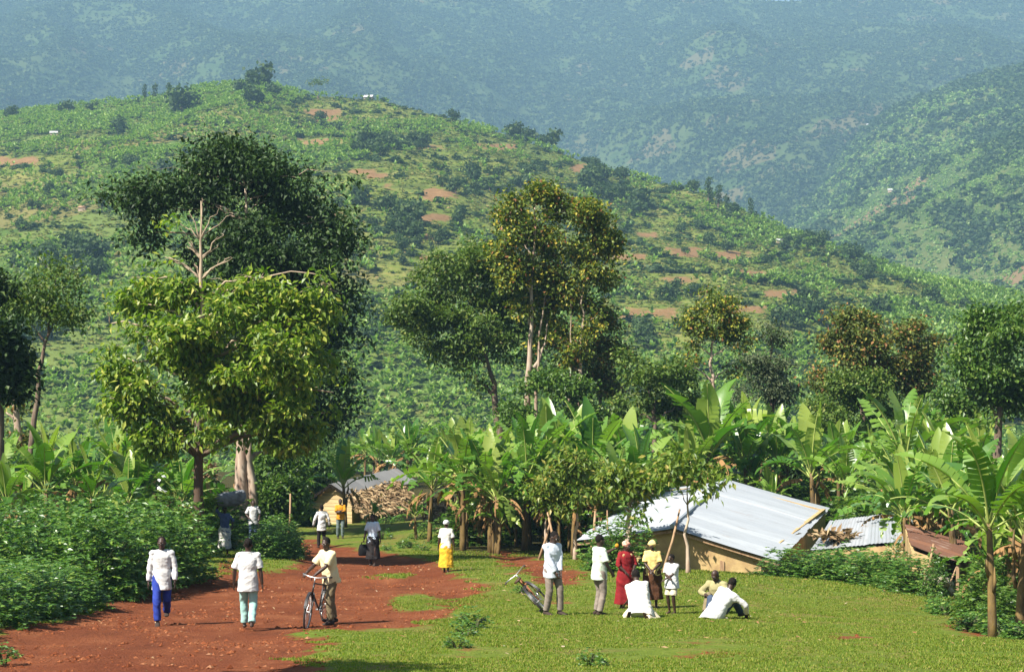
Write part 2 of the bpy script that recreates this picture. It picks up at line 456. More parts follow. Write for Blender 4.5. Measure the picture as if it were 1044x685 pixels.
# ------------------------------------------------------------------ hills
def hill_fn(table, r0, z0, gul, seed, fs, power=1.0, back=.35):
    T = np.array(table, float)
    A = (T[:, 0] - CX) / F; D = T[:, 2]; ZC = -(T[:, 1] - CY) / F * D
    def fn(a, r):
        d = np.interp(a, A, D); zc = np.interp(a, A, ZC)
        t = (r - r0) / (d - r0)
        tt = np.clip(t, 0, 1)
        x = a * r
        z = z0 + (zc - z0) * tt ** power
        z = np.where(t > 1, zc - (r - d) * back - .00004 * (r - d) ** 2, z)
        z = np.where(t < 0, z0, z)
        env = np.clip(tt * (1 - tt) * 4, 0, 1) ** .7
        rid = 1 - np.abs(2 * fbm(x / fs + .0006 * r, r / (fs * 2.2), seed, 4) - 1)
        z = z + gul * env * (rid - .75)
        return z
    fn.D = lambda a: np.interp(a, A, D); fn.r0 = r0
    return fn
H_MAIN = hill_fn([(-700, 190, 1000), (-400, 150, 980), (-150, 128, 930), (0, 118, 900), (60, 111, 880), (150, 100, 860), (215, 88, 850), (265, 84, 850), (310, 98, 840), (390, 103, 820), (430, 114, 800),
    (480, 127, 780), (540, 146, 760), (600, 167, 740), (640, 179, 720), (720, 199, 690), (790, 229, 660), (870, 263, 630), (940, 284, 600), (1044, 307, 570), (1200, 340, 540), (1600, 420, 500)],
    290, -25, 16, 5, 95, .92)
H_SPUR = hill_fn([(300, 420, 2100), (640, 330, 2100), (720, 268, 2100), (770, 236, 2100), (808, 205, 2080), (840, 176, 2050), (885, 130, 2000), (908, 112, 1970), (945, 95, 1930), (982, 82, 1900), (1044, 66, 1850), (1200, 20, 1800), (1800, -60, 1700)],
    1000, -30, 90, 23, 230, 1.0)
H_LOW = hill_fn([(300, 440, 1450), (640, 350, 1450), (740, 282, 1450), (808, 240, 1450), (870, 208, 1430), (945, 166, 1400), (1044, 132, 1360), (1250, 80, 1300), (1800, 30, 1250)],
    700, -30, 55, 41, 170, 1.0)
H_MTN = hill_fn([(-1200, -60, 3200), (-600, -40, 3200), (0, -14, 3200), (200, -10, 3200), (480, -14, 3200), (600, -7, 3200), (700, -4, 3200), (800, 1.5, 3200), (835, 1, 3200), (870, -5, 3200), (960, -5, 3200), (1012, 1, 3200), (1044, 4, 3200), (1100, 0, 3200), (1600, -50, 3200), (2200, -90, 3200)],
    1500, -30, 230, 63, 480, 1.05)
def smooth_cov(v): return v
# bare and ploughed plots on the main hill: where they lie in the photograph, turned into places on the slope
PLOTS = [(447, 199, 20, 9, .9), (437, 222, 24, 6, .8), (395, 190, 8, 6, .5), (386, 179, 14, 5, .6), (590, 172, 8, 6, .8), (510, 150, 24, 5, .55), (700, 258, 24, 7, .7), (745, 262, 22, 9, .75), (660, 240, 14, 5, .55), (770, 280, 20, 7, .7),
    (372, 175, 16, 4, .6), (440, 262, 18, 5, .5), (330, 145, 26, 4, .7), (330, 118, 22, 9, .6), (20, 165, 24, 7, .6), (345, 220, 12, 6, .5), (690, 285, 30, 6, .5), (640, 262, 20, 5, .6), (432, 242, 18, 5, .7), (440, 150, 20, 4, .4), (120, 262, 6, 10, .4), (615, 230, 20, 4, .4), (800, 300, 24, 6, .5), (660, 320, 40, 8, .5), (760, 315, 26, 6, .5), (330, 290, 10, 6, .4)]
def proj(x, y, z): return CX + F * x / y, CY - F * z / y
def plot_val(px, py, seed=3):
    v = np.zeros_like(px)
    nx_ = (fbm(px / 9, py / 6, seed) - .5) * 1.3
    for a, b, wx, wy, s in PLOTS:
        q = np.maximum(np.abs(px - a) / (wx * .85), np.abs(py - b) / (wy * .72)) + nx_ * 1.1
        v = np.maximum(v, s * (1 - sstep(.5, 1.25, q)))
    return v
def open_val(px, py):                         # open grassy slopes against banana gardens
    v = np.zeros_like(px)
    for a, b, wx, wy in ((470, 205, 130, 70), (640, 250, 130, 70), (720, 300, 110, 55), (420, 115, 120, 14), (340, 115, 50, 18), (560, 190, 90, 35), (20, 170, 60, 14), (790, 270, 60, 25), (880, 300, 40, 20), (430, 250, 60, 40)):
        q = ((px - a) / wx) ** 2 + ((py - b) / wy) ** 2
        v = np.maximum(v, np.exp(-q * .9))
    return np.clip(v + (fbm(px / 26, py / 13, 8) - .5) * .9, 0, 1)
def polar_mesh(name, fn, a0, a1, na, r0, r1, nr, m, label, cover=None, back=60):
    a = np.linspace(a0, a1, na); r = np.linspace(r0, r1, nr)
    A, R = np.meshgrid(a, r); Zz = fn(A, R); Xx = A * R
    i0 = (np.arange(nr - 1)[:, None] * na + np.arange(na - 1)[None, :]).ravel()
    f = np.stack([i0, i0 + 1, i0 + na + 1, i0 + na], 1)
    px, py = proj(Xx.ravel(), R.ravel(), Zz.ravel())
    at2 = {'plot': plot_val(px, py) if cover else np.zeros(px.shape), 'open': open_val(px, py) if cover else np.zeros(px.shape)}
    o = link(name, np_mesh(name, np.stack([Xx.ravel(), R.ravel(), Zz.ravel()], 1), [f], m, None, True, at2))
    return tag(o, label, None, None, 'structure')
def hill_mat(name, s, g1_, g2, g3, soil, soilamt, use_plot):
    m, nt, N, L = mat(name)
    co = ocoord(nt)
    a = noise(nt, .012 * s, 5, .6, co); b = noise(nt, .05 * s, 5, .65, co); c = noise(nt, .35 * s, 7, .72, co)
    col = ramp(nt, math_(nt, 'ADD', math_(nt, 'MULTIPLY', b, .6), math_(nt, 'MULTIPLY', c, .4)), [(.36, g1_), (.5, g2), (.64, g3)])
    v = N.new('ShaderNodeTexVoronoi'); v.inputs['Scale'].default_value = .022 * s; L.new(co, v.inputs['Vector'])
    fld = N.new('ShaderNodeSeparateColor'); L.new(v.outputs['Color'], fld.inputs[0])
    col = mixc(nt, math_(nt, 'MULTIPLY', sub_ramp(nt, fld.outputs[0], .55, .62), .55), col, g3)
    col = mixc(nt, math_(nt, 'MULTIPLY', sub_ramp(nt, fld.outputs[1], .86, .9), soilamt), col, soil)
    if use_plot:
        op = N.new('ShaderNodeAttribute'); op.attribute_name = 'open'
        gcol = ramp(nt, math_(nt, 'ADD', math_(nt, 'MULTIPLY', b, .5), math_(nt, 'MULTIPLY', c, .5)), [(.36, (.06, .10, .016)), (.5, (.13, .165, .03)), (.62, (.22, .20, .06))])
        # faint terrace lines following the contours
        sx = N.new('ShaderNodeSeparateXYZ'); L.new(co, sx.inputs[0])
        tl = math_(nt, 'FRACT', math_(nt, 'ADD', math_(nt, 'MULTIPLY', sx.outputs['Z'], .22), math_(nt, 'MULTIPLY', a, 6)))
        gcol = mixc(nt, math_(nt, 'MULTIPLY', sub_ramp(nt, tl, .78, .9), .6), gcol, (.07, .085, .025))
        col = mixc(nt, sub_ramp(nt, op.outputs['Fac'], .3, .6), col, gcol)
        pl = N.new('ShaderNodeAttribute'); pl.attribute_name = 'plot'
        sc = mixc(nt, sub_ramp(nt, c, .3, .7), (.15, .08, .035), (.26, .16, .075))
        col = mixc(nt, sub_ramp(nt, math_(nt, 'ADD', pl.outputs['Fac'], math_(nt, 'MULTIPLY', math_(nt, 'SUBTRACT', c, .5), 1.1)), .14, .48), col, sc)
    out(nt, principled(nt, col, .95, 0, .05, c, .6, 1.0 / s)); return m
m_hill = hill_mat('hill_ground', 1, (.05, .092, .017), (.085, .135, .028), (.145, .175, .045), (.25, .15, .075), .4, True)
m_hill2 = hill_mat('spur_ground', .8, (.035, .065, .016), (.06, .09, .024), (.11, .12, .038), (.20, .12, .065), .75, False)
m_mtn = hill_mat('mountain_ground', .8, (.028, .05, .015), (.044, .07, .02), (.065, .085, .027), (.14, .09, .055), .45, False)
polar_mesh('hill', H_MAIN, -.75, .75, 480, 255, 1020, 260, m_hill, 'green cultivated hill behind the banana groves', True)
polar_mesh('low_spur', H_LOW, -.1, .75, 260, 660, 1750, 130, m_hill2, 'lower green spur running down from the right')
polar_mesh('spur', H_SPUR, -.1, .75, 260, 950, 2500, 160, m_hill2, 'wooded green spur below the blue mountain')
polar_mesh('mountain', H_MTN, -.8, .8, 420, 1100, 4200, 240, m_mtn, 'long hazy blue green mountain closing the view')

# ---- templates baked many times into one mesh
def bake(name, tv, tf, pos, rotz, scl, m, tilt=None):
    """tv (T,V,3) template variants with the same faces tf (M,k)"""
    n = len(pos); T = len(tv); k = RNG.integers(0, T, n)
    v = tv[k] * scl[:, None, :]
    c = np.cos(rotz)[:, None]; s = np.sin(rotz)[:, None]
    vv = np.stack([v[..., 0] * c - v[..., 1] * s, v[..., 0] * s + v[..., 1] * c, v[..., 2]], -1) + pos[:, None, :]
    nv = tv.shape[1]
    f = (tf[None] + (np.arange(n) * nv)[:, None, None]).reshape(-1, tf.shape[1])
    return np_mesh(name, vv.reshape(-1, 3), [f], m)
def far_banana(rng):
    V = []
    for q in range(8):
        az = 2 * PI * q / 8 + rng.uniform(-.4, .4); e0 = math.radians(rng.uniform(35, 85)); dr = math.radians(rng.uniform(30, 110)); Lf = rng.uniform(1.7, 2.6)
        pts = []; p = np.array([0, 0, 2.0]); 
        for s in range(4):
            e = e0 - dr * (s / 3) ** 1.3
            pts.append(p.copy()); p = p + np.array([math.cos(az) * math.cos(e), math.sin(az) * math.cos(e), math.sin(e)]) * Lf / 3
        side = np.array([-math.sin(az), math.cos(az), 0]); wds = [.1, .36, .34, .05]
        for s in range(3):
            V += [pts[s] - side * wds[s], pts[s] + side * wds[s], pts[s + 1] + side * wds[s + 1], pts[s + 1] - side * wds[s + 1]]
    return np.array(V)
def puff(rng, n, L=.5, flat=1.0, jag=.25):
    """n loose leaf clumps on a ball of radius 1 (quads)"""
    d = rng.normal(size=(n, 3)); d[:, 2] = d[:, 2] * .9 + .15; d /= np.linalg.norm(d, axis=1)[:, None]
    c = d * rng.uniform(.55, 1.05, (n, 1)) * (1 + jag * np.sin(d[:, :1] * 5 + d[:, 1:2] * 4 + rng.uniform(0, 6)))
    nrm = d + rng.normal(size=(n, 3)) * .55; nrm /= np.linalg.norm(nrm, axis=1)[:, None]
    u = np.cross(nrm, rng.normal(size=(n, 3))); u /= np.linalg.norm(u, axis=1)[:, None]
    w_ = np.cross(nrm, u)
    l = L * rng.uniform(.5, 1.2, (n, 1))
    V = np.stack([c - u * l, c + w_ * l * .8, c + u * l, c - w_ * l * .8], 1).reshape(-1, 3)
    V[:, 2] *= flat
    return V
def quads(n): return np.arange(n * 4).reshape(-1, 4)
TB = np.stack([far_banana(RNG) for _ in range(10)]); TBF = quads(24)
m_farban = leaf_mat('far_banana_leaf', [(0, (.085, .175, .03)), (.5, (.17, .285, .055)), (1, (.32, .40, .11))], .36, rough=.45, spec=.3)
m_fartree = leaf_mat('far_tree_leaf', [(0, (.02, .045, .012)), (.6, (.042, .08, .02)), (1, (.085, .125, .032))], .22, rough=.6, spec=.2)
m_mtntree = leaf_mat('mountain_tree_leaf', [(0, (.018, .036, .012)), (.5, (.036, .066, .018)), (.8, (.06, .095, .025)), (1, (.12, .15, .045))], .15, rough=.7, spec=.1)
def hill_points(fn, n, a0, a1, rmin=None):
    a = RNG.uniform(a0, a1, n)
    D = fn.D(a); r0 = rmin or fn.r0
    r = np.sqrt(RNG.uniform(0, 1, n) * ((D + 12) ** 2 - r0 ** 2) + r0 ** 2)
    x = a * r; z = fn(a, r)
    return x, r, z
x, y, z = hill_points(H_MAIN, 88000, -.36, .36)
px, py = proj(x, y, z); op = open_val(px, py); pv = plot_val(px, py)
dens = np.clip(1.15 - 1.5 * op, .05, 1) * (pv < .15) * sstep(.3, .48, fbm(x / 26, y / 26, 12))
k = RNG.random(len(x)) < dens * .8
n = int(k.sum()); pos = np.stack([x[k], y[k], z[k]], 1); sc = RNG.uniform(.42, .85, (n, 1)) * np.ones((1, 3))
tag(link('banana_plantation', bake('banana_plantation', TB, TBF, pos, RNG.uniform(0, 6.3, n), sc, m_farban)), 'far banana gardens covering the cultivated hillside', None, None, 'stuff')
# scrub of the hillside, thicker along the terrace banks
TP = np.stack([puff(RNG, 46, .42, .8) for _ in range(8)])
x, y, z = hill_points(H_MAIN, 60000, -.36, .36)
px, py = proj(x, y, z); op = open_val(px, py); pv = plot_val(px, py)
band = ((z * .11 + 2.2 * fbm(x / 60, y / 60, 2)) % 1) < .13
k = ((band & (RNG.random(len(x)) < np.where(op > .35, .75, .35))) | (RNG.random(len(x)) < .05 * (1 - op)) | (RNG.random(len(x)) < .05 * op)) & (pv < .2)
n = int(k.sum()); s0 = RNG.uniform(.35, 1.0, (n, 1)) * RNG.uniform(.5, 2.0, (n, 1)); pos = np.stack([x[k], y[k], z[k] + s0[:, 0] * .4], 1)
tag(link('hillside_scrub', bake('hillside_scrub', TP, quads(46), pos, RNG.uniform(0, 6.3, n), s0 * np.array([[1.3, 1.3, .9]]), m_fartree)), 'dark scrub along the terrace banks of the hill', None, None, 'stuff')
TG = np.stack([puff(RNG, 12, .6, .6) for _ in range(8)])
m_fargrass = leaf_mat('far_grass_leaf', [(0, (.08, .12, .024)), (.5, (.16, .20, .04)), (.85, (.24, .24, .065)), (1, (.28, .20, .085))], .25, rough=.7, spec=.15)
x, y, z = hill_points(H_MAIN, 60000, -.36, .36); px, py = proj(x, y, z); pv = plot_val(px, py)
k = (pv < .25) & (RNG.random(len(x)) < .75); n = int(k.sum()); s0 = RNG.uniform(.3, .85, (n, 1)); pos = np.stack([x[k], y[k], z[k] + .1], 1)
tag(link('hillside_grass', bake('hillside_grass', TG, quads(12), pos, RNG.uniform(0, 6.3, n), s0 * np.array([[1.3, 1.3, .8]]), m_fargrass)), 'rough tufted grass and crops over the open hillside', None, None, 'stuff')
# woods of the spurs and of the mountain
TW = np.stack([puff(RNG, 26, .55, .9, .3) for _ in range(8)])
def wood(name, fn, n, a0, a1, s0, s1, m, label, cl, thr, rmin=None):
    x, y, z = hill_points(fn, n, a0, a1, rmin)
    k = fbm(x / cl, y / (cl * 1.6), 31, 5) + RNG.normal(0, .10, n) > thr
    n = int(k.sum()); s = RNG.uniform(s0, s1, (n, 1))
    pos = np.stack([x[k], y[k], z[k] + s[:, 0] * .4], 1)
    return tag(link(name, bake(name, TW, quads(26), pos, RNG.uniform(0, 6.3, n), s * np.array([[1.1, 1.1, 1.0]]), m)), label, None, None, 'stuff')
wood('woodland', H_SPUR, 22000, .06, .36, 1.5, 4.4, m_fartree, 'scattered woods on the spur below the mountain', 36, .53, 1050)
wood('woodland', H_LOW, 13000, .06, .36, 1.2, 3.4, m_fartree, 'scattered woods on the lower spur', 30, .53, 720)
wood('gardens', H_LOW, 22000, .06, .36, .7, 1.5, m_farban, 'pale banana gardens on the lower spur', 60, .44, 660)
wood('gardens', H_SPUR, 20000, .06, .36, 1.2, 2.4, m_farban, 'pale banana gardens on the far spur', 80, .48, 1050)
wood('mountain_scrub', H_MTN, 70000, -.36, .36, .9, 2.3, m_mtntree, 'fine scrub and small fields over the hazy mountain', 30, .30, 1700)
wood('spur_scrub', H_SPUR, 26000, .06, .36, .7, 1.8, m_fartree, 'fine scrub over the spur below the mountain', 30, .30, 1050)
wood('mountain_woods', H_MTN, 120000, -.36, .36, 1.5, 4.2, m_mtntree, 'dark woods scattered over the hazy mountain', 40, .46, 1700)
# ------------------------------------------------------------------ bark, leaf and banana materials
m_bark = simple('bark_dark', (.10, .065, .045), (.20, .15, .11), 9, .9, stretch=(1, 1, .25))
m_barkp = simple('bark_pale', (.50, .40, .30), (.26, .17, .12), 5, .85, stretch=(1, 1, .2))
m_barkm = simple('bark_brown', (.36, .27, .19), (.20, .13, .09), 7, .9, stretch=(1, 1, .2))
def shaded_low_bark(name, lo, hi, z0, z1):
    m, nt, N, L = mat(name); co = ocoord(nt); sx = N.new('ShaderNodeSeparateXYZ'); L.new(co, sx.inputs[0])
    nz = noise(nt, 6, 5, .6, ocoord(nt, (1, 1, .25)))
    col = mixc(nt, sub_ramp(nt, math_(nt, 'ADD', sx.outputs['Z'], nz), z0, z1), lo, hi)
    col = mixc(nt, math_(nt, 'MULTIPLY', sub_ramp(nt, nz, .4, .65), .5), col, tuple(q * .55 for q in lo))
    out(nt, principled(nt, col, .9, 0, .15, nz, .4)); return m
m_bark2 = shaded_low_bark('bark_shaded_low', (.10, .065, .045), (.44, .34, .24), 3.5, 6.5)  # shade on the lower trunk painted in as darker bark, pale above
m_stake = simple('weathered_wood', (.42, .28, .16), (.24, .14, .08), 14, .85, stretch=(1, 1, .15))
m_lf_dark = leaf_mat('leaf_dark', [(0, (.014, .032, .008)), (.5, (.026, .056, .012)), (.85, (.045, .085, .018)), (1, (.075, .115, .026))], .2, rough=.55, spec=.25)
m_lf_bright = leaf_mat('leaf_bright', [(0, (.07, .14, .013)), (.4, (.14, .22, .021)), (.8, (.25, .32, .036)), (1, (.42, .40, .07))], .4, (1.1, 1.45, .5), rough=.42, spec=.4)
m_lf_olive = leaf_mat('leaf_olive', [(0, (.045, .09, .014)), (.5, (.085, .145, .022)), (.9, (.15, .21, .038)), (1, (.22, .23, .055))], .3, rough=.5, spec=.3)
m_lf_fleck = leaf_mat('leaf_flecked', [(0, (.045, .075, .014)), (.45, (.10, .15, .022)), (.74, (.18, .23, .03)), (.80, (.38, .36, .04)), (.93, (.44, .34, .05)), (.95, (.32, .15, .05)), (1, (.24, .11, .05))], .32, rough=.5, spec=.3)
m_lf_rust = leaf_mat('leaf_rusty', [(0, (.05, .075, .018)), (.38, (.09, .115, .025)), (.72, (.15, .20, .04)), (.80, (.32, .28, .05)), (.92, (.30, .15, .055)), (1, (.20, .09, .04))], .28, rough=.55, spec=.25)
m_lf_grey = leaf_mat('leaf_grey_green', [(0, (.05, .075, .035)), (.5, (.085, .11, .05)), (1, (.14, .16, .08))], .22, rough=.55, spec=.25)
m_lf_mid = leaf_mat('leaf_mid', [(0, (.035, .085, .013)), (.5, (.075, .15, .02)), (.9, (.13, .21, .035)), (1, (.20, .26, .055))], .32, rough=.42, spec=.4)
m_lf_hedge = leaf_mat('leaf_hedge', [(0, (.030, .085, .013)), (.5, (.07, .16, .022)), (.85, (.125, .235, .036)), (1, (.24, .31, .06))], .28, rough=.38, spec=.55)
m_lf_coffee = leaf_mat('leaf_sapling', [(0, (.07, .125, .016)), (.5, (.13, .20, .026)), (.85, (.21, .26, .04)), (1, (.38, .30, .07))], .38, rough=.42, spec=.4)

def leafquads(rng, c, dirv, L, W, fold=.25):
    """c (n,3) bases, dirv (n,3) unit: folded leaves, two triangles each"""
    n = len(c)
    up = np.tile([0, 0, 1.0], (n, 1)) + rng.normal(size=(n, 3)) * .45
    s = np.cross(dirv, up); s /= np.linalg.norm(s, axis=1)[:, None] + 1e-9
    nr = np.cross(s, dirv)
    l = L * rng.uniform(.6, 1.25, (n, 1)); w_ = W * rng.uniform(.7, 1.2, (n, 1))
    mid = c + dirv * l * .45
    V = np.stack([c, mid + s * w_ + nr * w_ * fold, c + dirv * l - nr * l * .08, mid - s * w_ + nr * w_ * fold], 1).reshape(-1, 3)
    q = np.arange(n)[:, None] * 4
    return V, np.concatenate([q + [0, 1, 2], q + [0, 2, 3]])

def crown_mesh(name, rng, lobes, nclus, per, L, W, m, droop=.35, gap=.46, spread=.5, shell=.45, gscale=1.3):
    sub = []
    for l in lobes:                              # every bough carries several clumps of leaves
        big = max(l[3], l[5]); m_ = 9 if big > 1.2 else (6 if big > .7 else 2)
        for q in range(m_):
            d = rng.normal(size=3); d /= np.linalg.norm(d); rr = rng.uniform(.24, .52) if big > 1.2 else rng.uniform(.38, .58)
            d = d * (rng.uniform(.7, 1.5) if big > 1.2 else 1.0)
            sub.append((l[0] + d[0] * l[3] * .62, l[1] + d[1] * l[4] * .62, l[2] + d[2] * l[5] * .62, l[3] * rr, l[4] * rr, l[5] * rr * .8))
    lobes = np.array(sub, float)
    ar = (lobes[:, 3] * lobes[:, 4] + lobes[:, 3] * lobes[:, 5]) ; pr = ar / ar.sum()
    k = rng.choice(len(lobes), nclus * 2, p=pr)
    d = rng.normal(size=(len(k), 3)); d /= np.linalg.norm(d, axis=1)[:, None]
    rad = rng.uniform(shell ** 2, 1.0, (len(k), 1)) ** .5
    wob = 1 + .22 * np.sin(d[:, :1] * 6 + k[:, None] * 2.1) * np.cos(d[:, 2:] * 5 + k[:, None])
    c = lobes[k, :3] + d * lobes[k, 3:6] * rad * wob
    g = fbm(c[:, 0] * gscale / 1.6 + c[:, 2] * .7 + 31, c[:, 1] * gscale / 1.6 + c[:, 2] * gscale / 1.6 + 7, 13, 3)
    keep = np.where(g + rng.normal(0, .04, len(g)) > gap)[0][:nclus]
    c = c[keep]; d = d[keep]; n = len(c)
    cc = np.repeat(c, per, 0); dd = np.repeat(d, per, 0)
    dv = rng.normal(size=cc.shape) + dd * .55; dv[:, 2] -= droop + .1
    dv /= np.linalg.norm(dv, axis=1)[:, None]
    base = cc + rng.normal(size=cc.shape) * spread * np.array([1, 1, .6]) * .5 + dv * L * .2
    V, f = leafquads(rng, base, dv, L, W)
    return np_mesh(name, V, [f], m), c

def limb_path(rng, a, b, n=6, wob=.12, sag=.15):
    a = np.array(a, float); b = np.array(b, float); ln = np.linalg.norm(b - a)
    pts = []
    for i in range(n + 1):
        t = i / n
        p = a + (b - a) * t; p[2] += sag * ln * math.sin(t * PI) * .5
        if 0 < i < n: p = p + rng.normal(size=3) * wob * ln * .25
        pts.append(p)
    return pts

def tree(name, label, loc, seed, trunk, lobes, bark, leafm, nclus=500, per=16, L=.3, W=.09, r0=.28, droop=.35, gap=.46, spread=.5, twigs=0, extra_trunks=(), group=None, shell=.45, flare=1.5, cat='tree', gscale=1.3, bare=()):
    """trunk: list of points (local); limbs run from it to each lobe"""
    rng = np.random.default_rng(seed)
    root = thing(name, label, cat, loc, 0, None, group)
    cm, cl = crown_mesh('crown', rng, lobes, nclus, per, L, W, leafm, droop, gap, spread, shell, gscale)
    link('crown', cm, root)
    mb = MB(); allp = []
    for tp, rr in [(trunk, r0)] + list(extra_trunks):
        pts = []; tp = [np.array(q, float) for q in tp]
        for i in range(len(tp) - 1):
            for s in range(4):
                t = s / 4; pts.append(tp[i] * (1 - t) + tp[i + 1] * t + (rng.normal(size=3) * [1, 1, 0] * .04 if i + s else 0))
        pts.append(tp[-1]); n = len(pts)
        rad = [rr * (1 - .88 * i / (n - 1)) * (flare if i == 0 else (1 + (flare - 1) * .35 if i == 1 else 1)) for i in range(n)]
        mb.tube(pts, rad, 9); allp += [(p, r) for p, r in zip(pts, rad)][1:]
    for lb in list(lobes) + list(bare):
        tgt = np.array(lb[:3], float)
        cand = [(np.linalg.norm(p - tgt) + max(0, p[2] - tgt[2] + .6) * 2, i) for i, (p, r) in enumerate(allp)]
        p, r = allp[min(cand)[1]]
        if np.linalg.norm(p - tgt) < .3: continue
        lp = limb_path(rng, p, tgt); r = min(r * .7, r0 * .5)
        mb.tube(lp, [r * (1 - .75 * i / (len(lp) - 1)) for i in range(len(lp))], 6)
        for q in range(twigs):
            j = rng.integers(2, len(lp)); d = rng.normal(size=3); d[2] = abs(d[2]) * .6; d /= np.linalg.norm(d)
            e = lp[j] + d * np.array(lb[3:6]) * rng.uniform(.6, 1.0)
            mb.tube(limb_path(rng, lp[j], e, 4), [r * .35, r * .28, r * .2, r * .13, r * .06], 5)
    mb.build('trunk', bark, root, True)
    return root

# ------------------------------------------------------------------ banana plants
def ban_leaf_mat():
    return leaf_mat('banana_leaf', [(0, (.06, .155, .02)), (.45, (.115, .235, .03)), (.8, (.18, .295, .045)), (1, (.28, .35, .065))], .38, (1.05, 1.35, .5), rough=.3, spec=.6)
m_ban = ban_leaf_mat()
m_rib = simple('banana_rib', (.33, .38, .10), (.26, .32, .08), 8, .5)
m_banstem = simple('banana_stem', (.20, .13, .042), (.07, .045, .024), 5, .65, .3, stretch=(1, 1, .35))
m_bandry = leaf_mat('dry_banana_leaf', [(0, (.20, .11, .05)), (.5, (.33, .19, .08)), (1, (.46, .30, .14))], .15, rough=.8, spec=.1)

def banana_leaf(mb, rng, base, az, e0, drop, L, W, torn, dry=False, nseg=18, mi=0):
    pts = []; ups = []; p = np.array(base, float)
    bend = rng.uniform(-.25, .25)
    for k in range(nseg + 1):
        t = k / nseg
        e = e0 - drop * t ** 1.4; a = az + bend * t
        d = np.array([math.cos(a) * math.cos(e), math.sin(a) * math.cos(e), math.sin(e)])
        pts.append(p.copy()); ups.append((d, np.array([-math.sin(a), math.cos(a), 0]), np.array([-math.cos(a) * math.sin(e), -math.sin(a) * math.sin(e), math.cos(e)])))
        p = p + d * L / nseg
    def hw(t):
        if t < .16: return .02
        u = (t - .16) / .84
        return W * max(.03, (min(1, u / .22) ** .7) * (1 - max(0, (u - .38) / .62) ** 1.7) ** .75)
    verts = [q for q in pts]; faces = []
    roll = rng.uniform(-.35, .35); vee = rng.uniform(.05, .5) * (1 if not dry else -2.0)
    for sd in (-1, 1):
        flap = 0
        for k in range(2, nseg):
            d, s, u = ups[k]
            if rng.random() < torn: flap = rng.normal(0, .5) - .3
            else: flap *= .75
            ang = vee + roll * sd + flap
            t0, t1 = k / nseg, (k + 1) / nseg
            gap0 = .34 if abs(flap) > .25 else (.1 if abs(flap) > .12 else 0.0)
            o0 = pts[k] * (1 - gap0) + pts[k + 1] * gap0; o1 = pts[k + 1]
            for o, t in ((o0, t0), (o1, t1)):
                hh = hw(min(t, .995))
                out_ = (s * sd * math.cos(ang) + u * math.sin(ang)) * hh + d * hh * .12
                verts.append(o + out_)
            j = len(verts)
            f = (k, k + 1, j - 1, j - 2) if sd > 0 else (k + 1, k, j - 2, j - 1)
            faces.append(f)
    mb.add(verts, faces, mi)
    if not dry:
        mb.tube([q - ups[i][2] * .012 for i, q in enumerate(pts)][:nseg], [.034 * (1 - .8 * i / nseg) for i in range(nseg)], 4, 1)

def banana_variant(seed, nl=9, hs=2.5, upright=.5, torn=.35, L=2.2, dry=4, W=.30, r=.105):
    L *= 1.12; torn = min(.8, torn * 1.5 + .1); W *= .92; nl += 2; hs *= .93
    rng = np.random.default_rng(seed)
    c = MB(); top = np.array([rng.uniform(-.12, .12), rng.uniform(-.12, .12), hs])
    a0 = rng.uniform(0, 6.3)
    for q in range(nl):
        t = q / max(1, nl - 1)                  # 0 youngest, upright; 1 oldest, hanging
        az = a0 + q * 2.4 + rng.uniform(-.3, .3)
        e0 = math.radians(86 - (30 + 36 * (1 - upright)) * t ** .8 + rng.uniform(-6, 6))
        dr = math.radians((18 + 95 * t * (1.15 - upright * .6)) * rng.uniform(.75, 1.25))
        banana_leaf(c, rng, top - [0, 0, .25 * t], az, e0, dr, L * rng.uniform(.82, 1.15) * (.85 + .25 * t), W * rng.uniform(.85, 1.2), torn * (.3 + t))
    s = MB()
    n = 7; pts = [top * np.array([(i / n) ** 1.4, (i / n) ** 1.4, i / n]) - np.array([0, 0, .25 if i == 0 else 0]) for i in range(n + 1)]
    s.tube(pts, [r * (1.15 - .55 * i / n) for i in range(n + 1)], 9)
    for q in range(3):                          # loose sheaths
        a = rng.uniform(0, 6.3); z0 = rng.uniform(.3, .8) * hs
        p0 = np.array([math.cos(a) * r * .8, math.sin(a) * r * .8, z0])
        s.tube([p0, p0 + [math.cos(a) * .06, math.sin(a) * .06, .25], p0 + [math.cos(a) * .03, math.sin(a) * .03, .6]], [.05, .045, .01], 5)
    d = None
    if dry:
        d = MB()
        for q in range(dry):
            banana_leaf(d, rng, top - [0, 0, .25], rng.uniform(0, 6.3), math.radians(rng.uniform(-20, 25)), math.radians(rng.uniform(75, 110)), L * rng.uniform(.5, .8), W * .5, .7, True, 10)
    return c.mesh('crown', [m_ban, m_rib], True), s.mesh('stem', m_banstem, True), (d.mesh('dry_leaves', m_bandry) if d else None)
BV = [banana_variant(100 + i, nl=[9, 10, 8, 11, 9, 10, 7, 9, 10, 8][i], hs=[2.4, 2.7, 2.2, 2.6, 2.9, 2.3, 2.0, 2.5, 2.8, 2.4][i], upright=[.8, .3, .5, .2, .6, .9, .4, .55, .35, .7][i],
      torn=[.15, .4, .3, .55, .25, .2, .3, .5, .45, .2][i], L=[2.4, 2.3, 2.2, 2.3, 2.5, 2.5, 1.9, 2.2, 2.4, 2.3][i], dry=[2, 5, 3, 5, 4, 0, 2, 4, 5, 3][i], W=[.34, .31, .32, .29, .34, .36, .28, .30, .32, .35][i]) for i in range(10)]
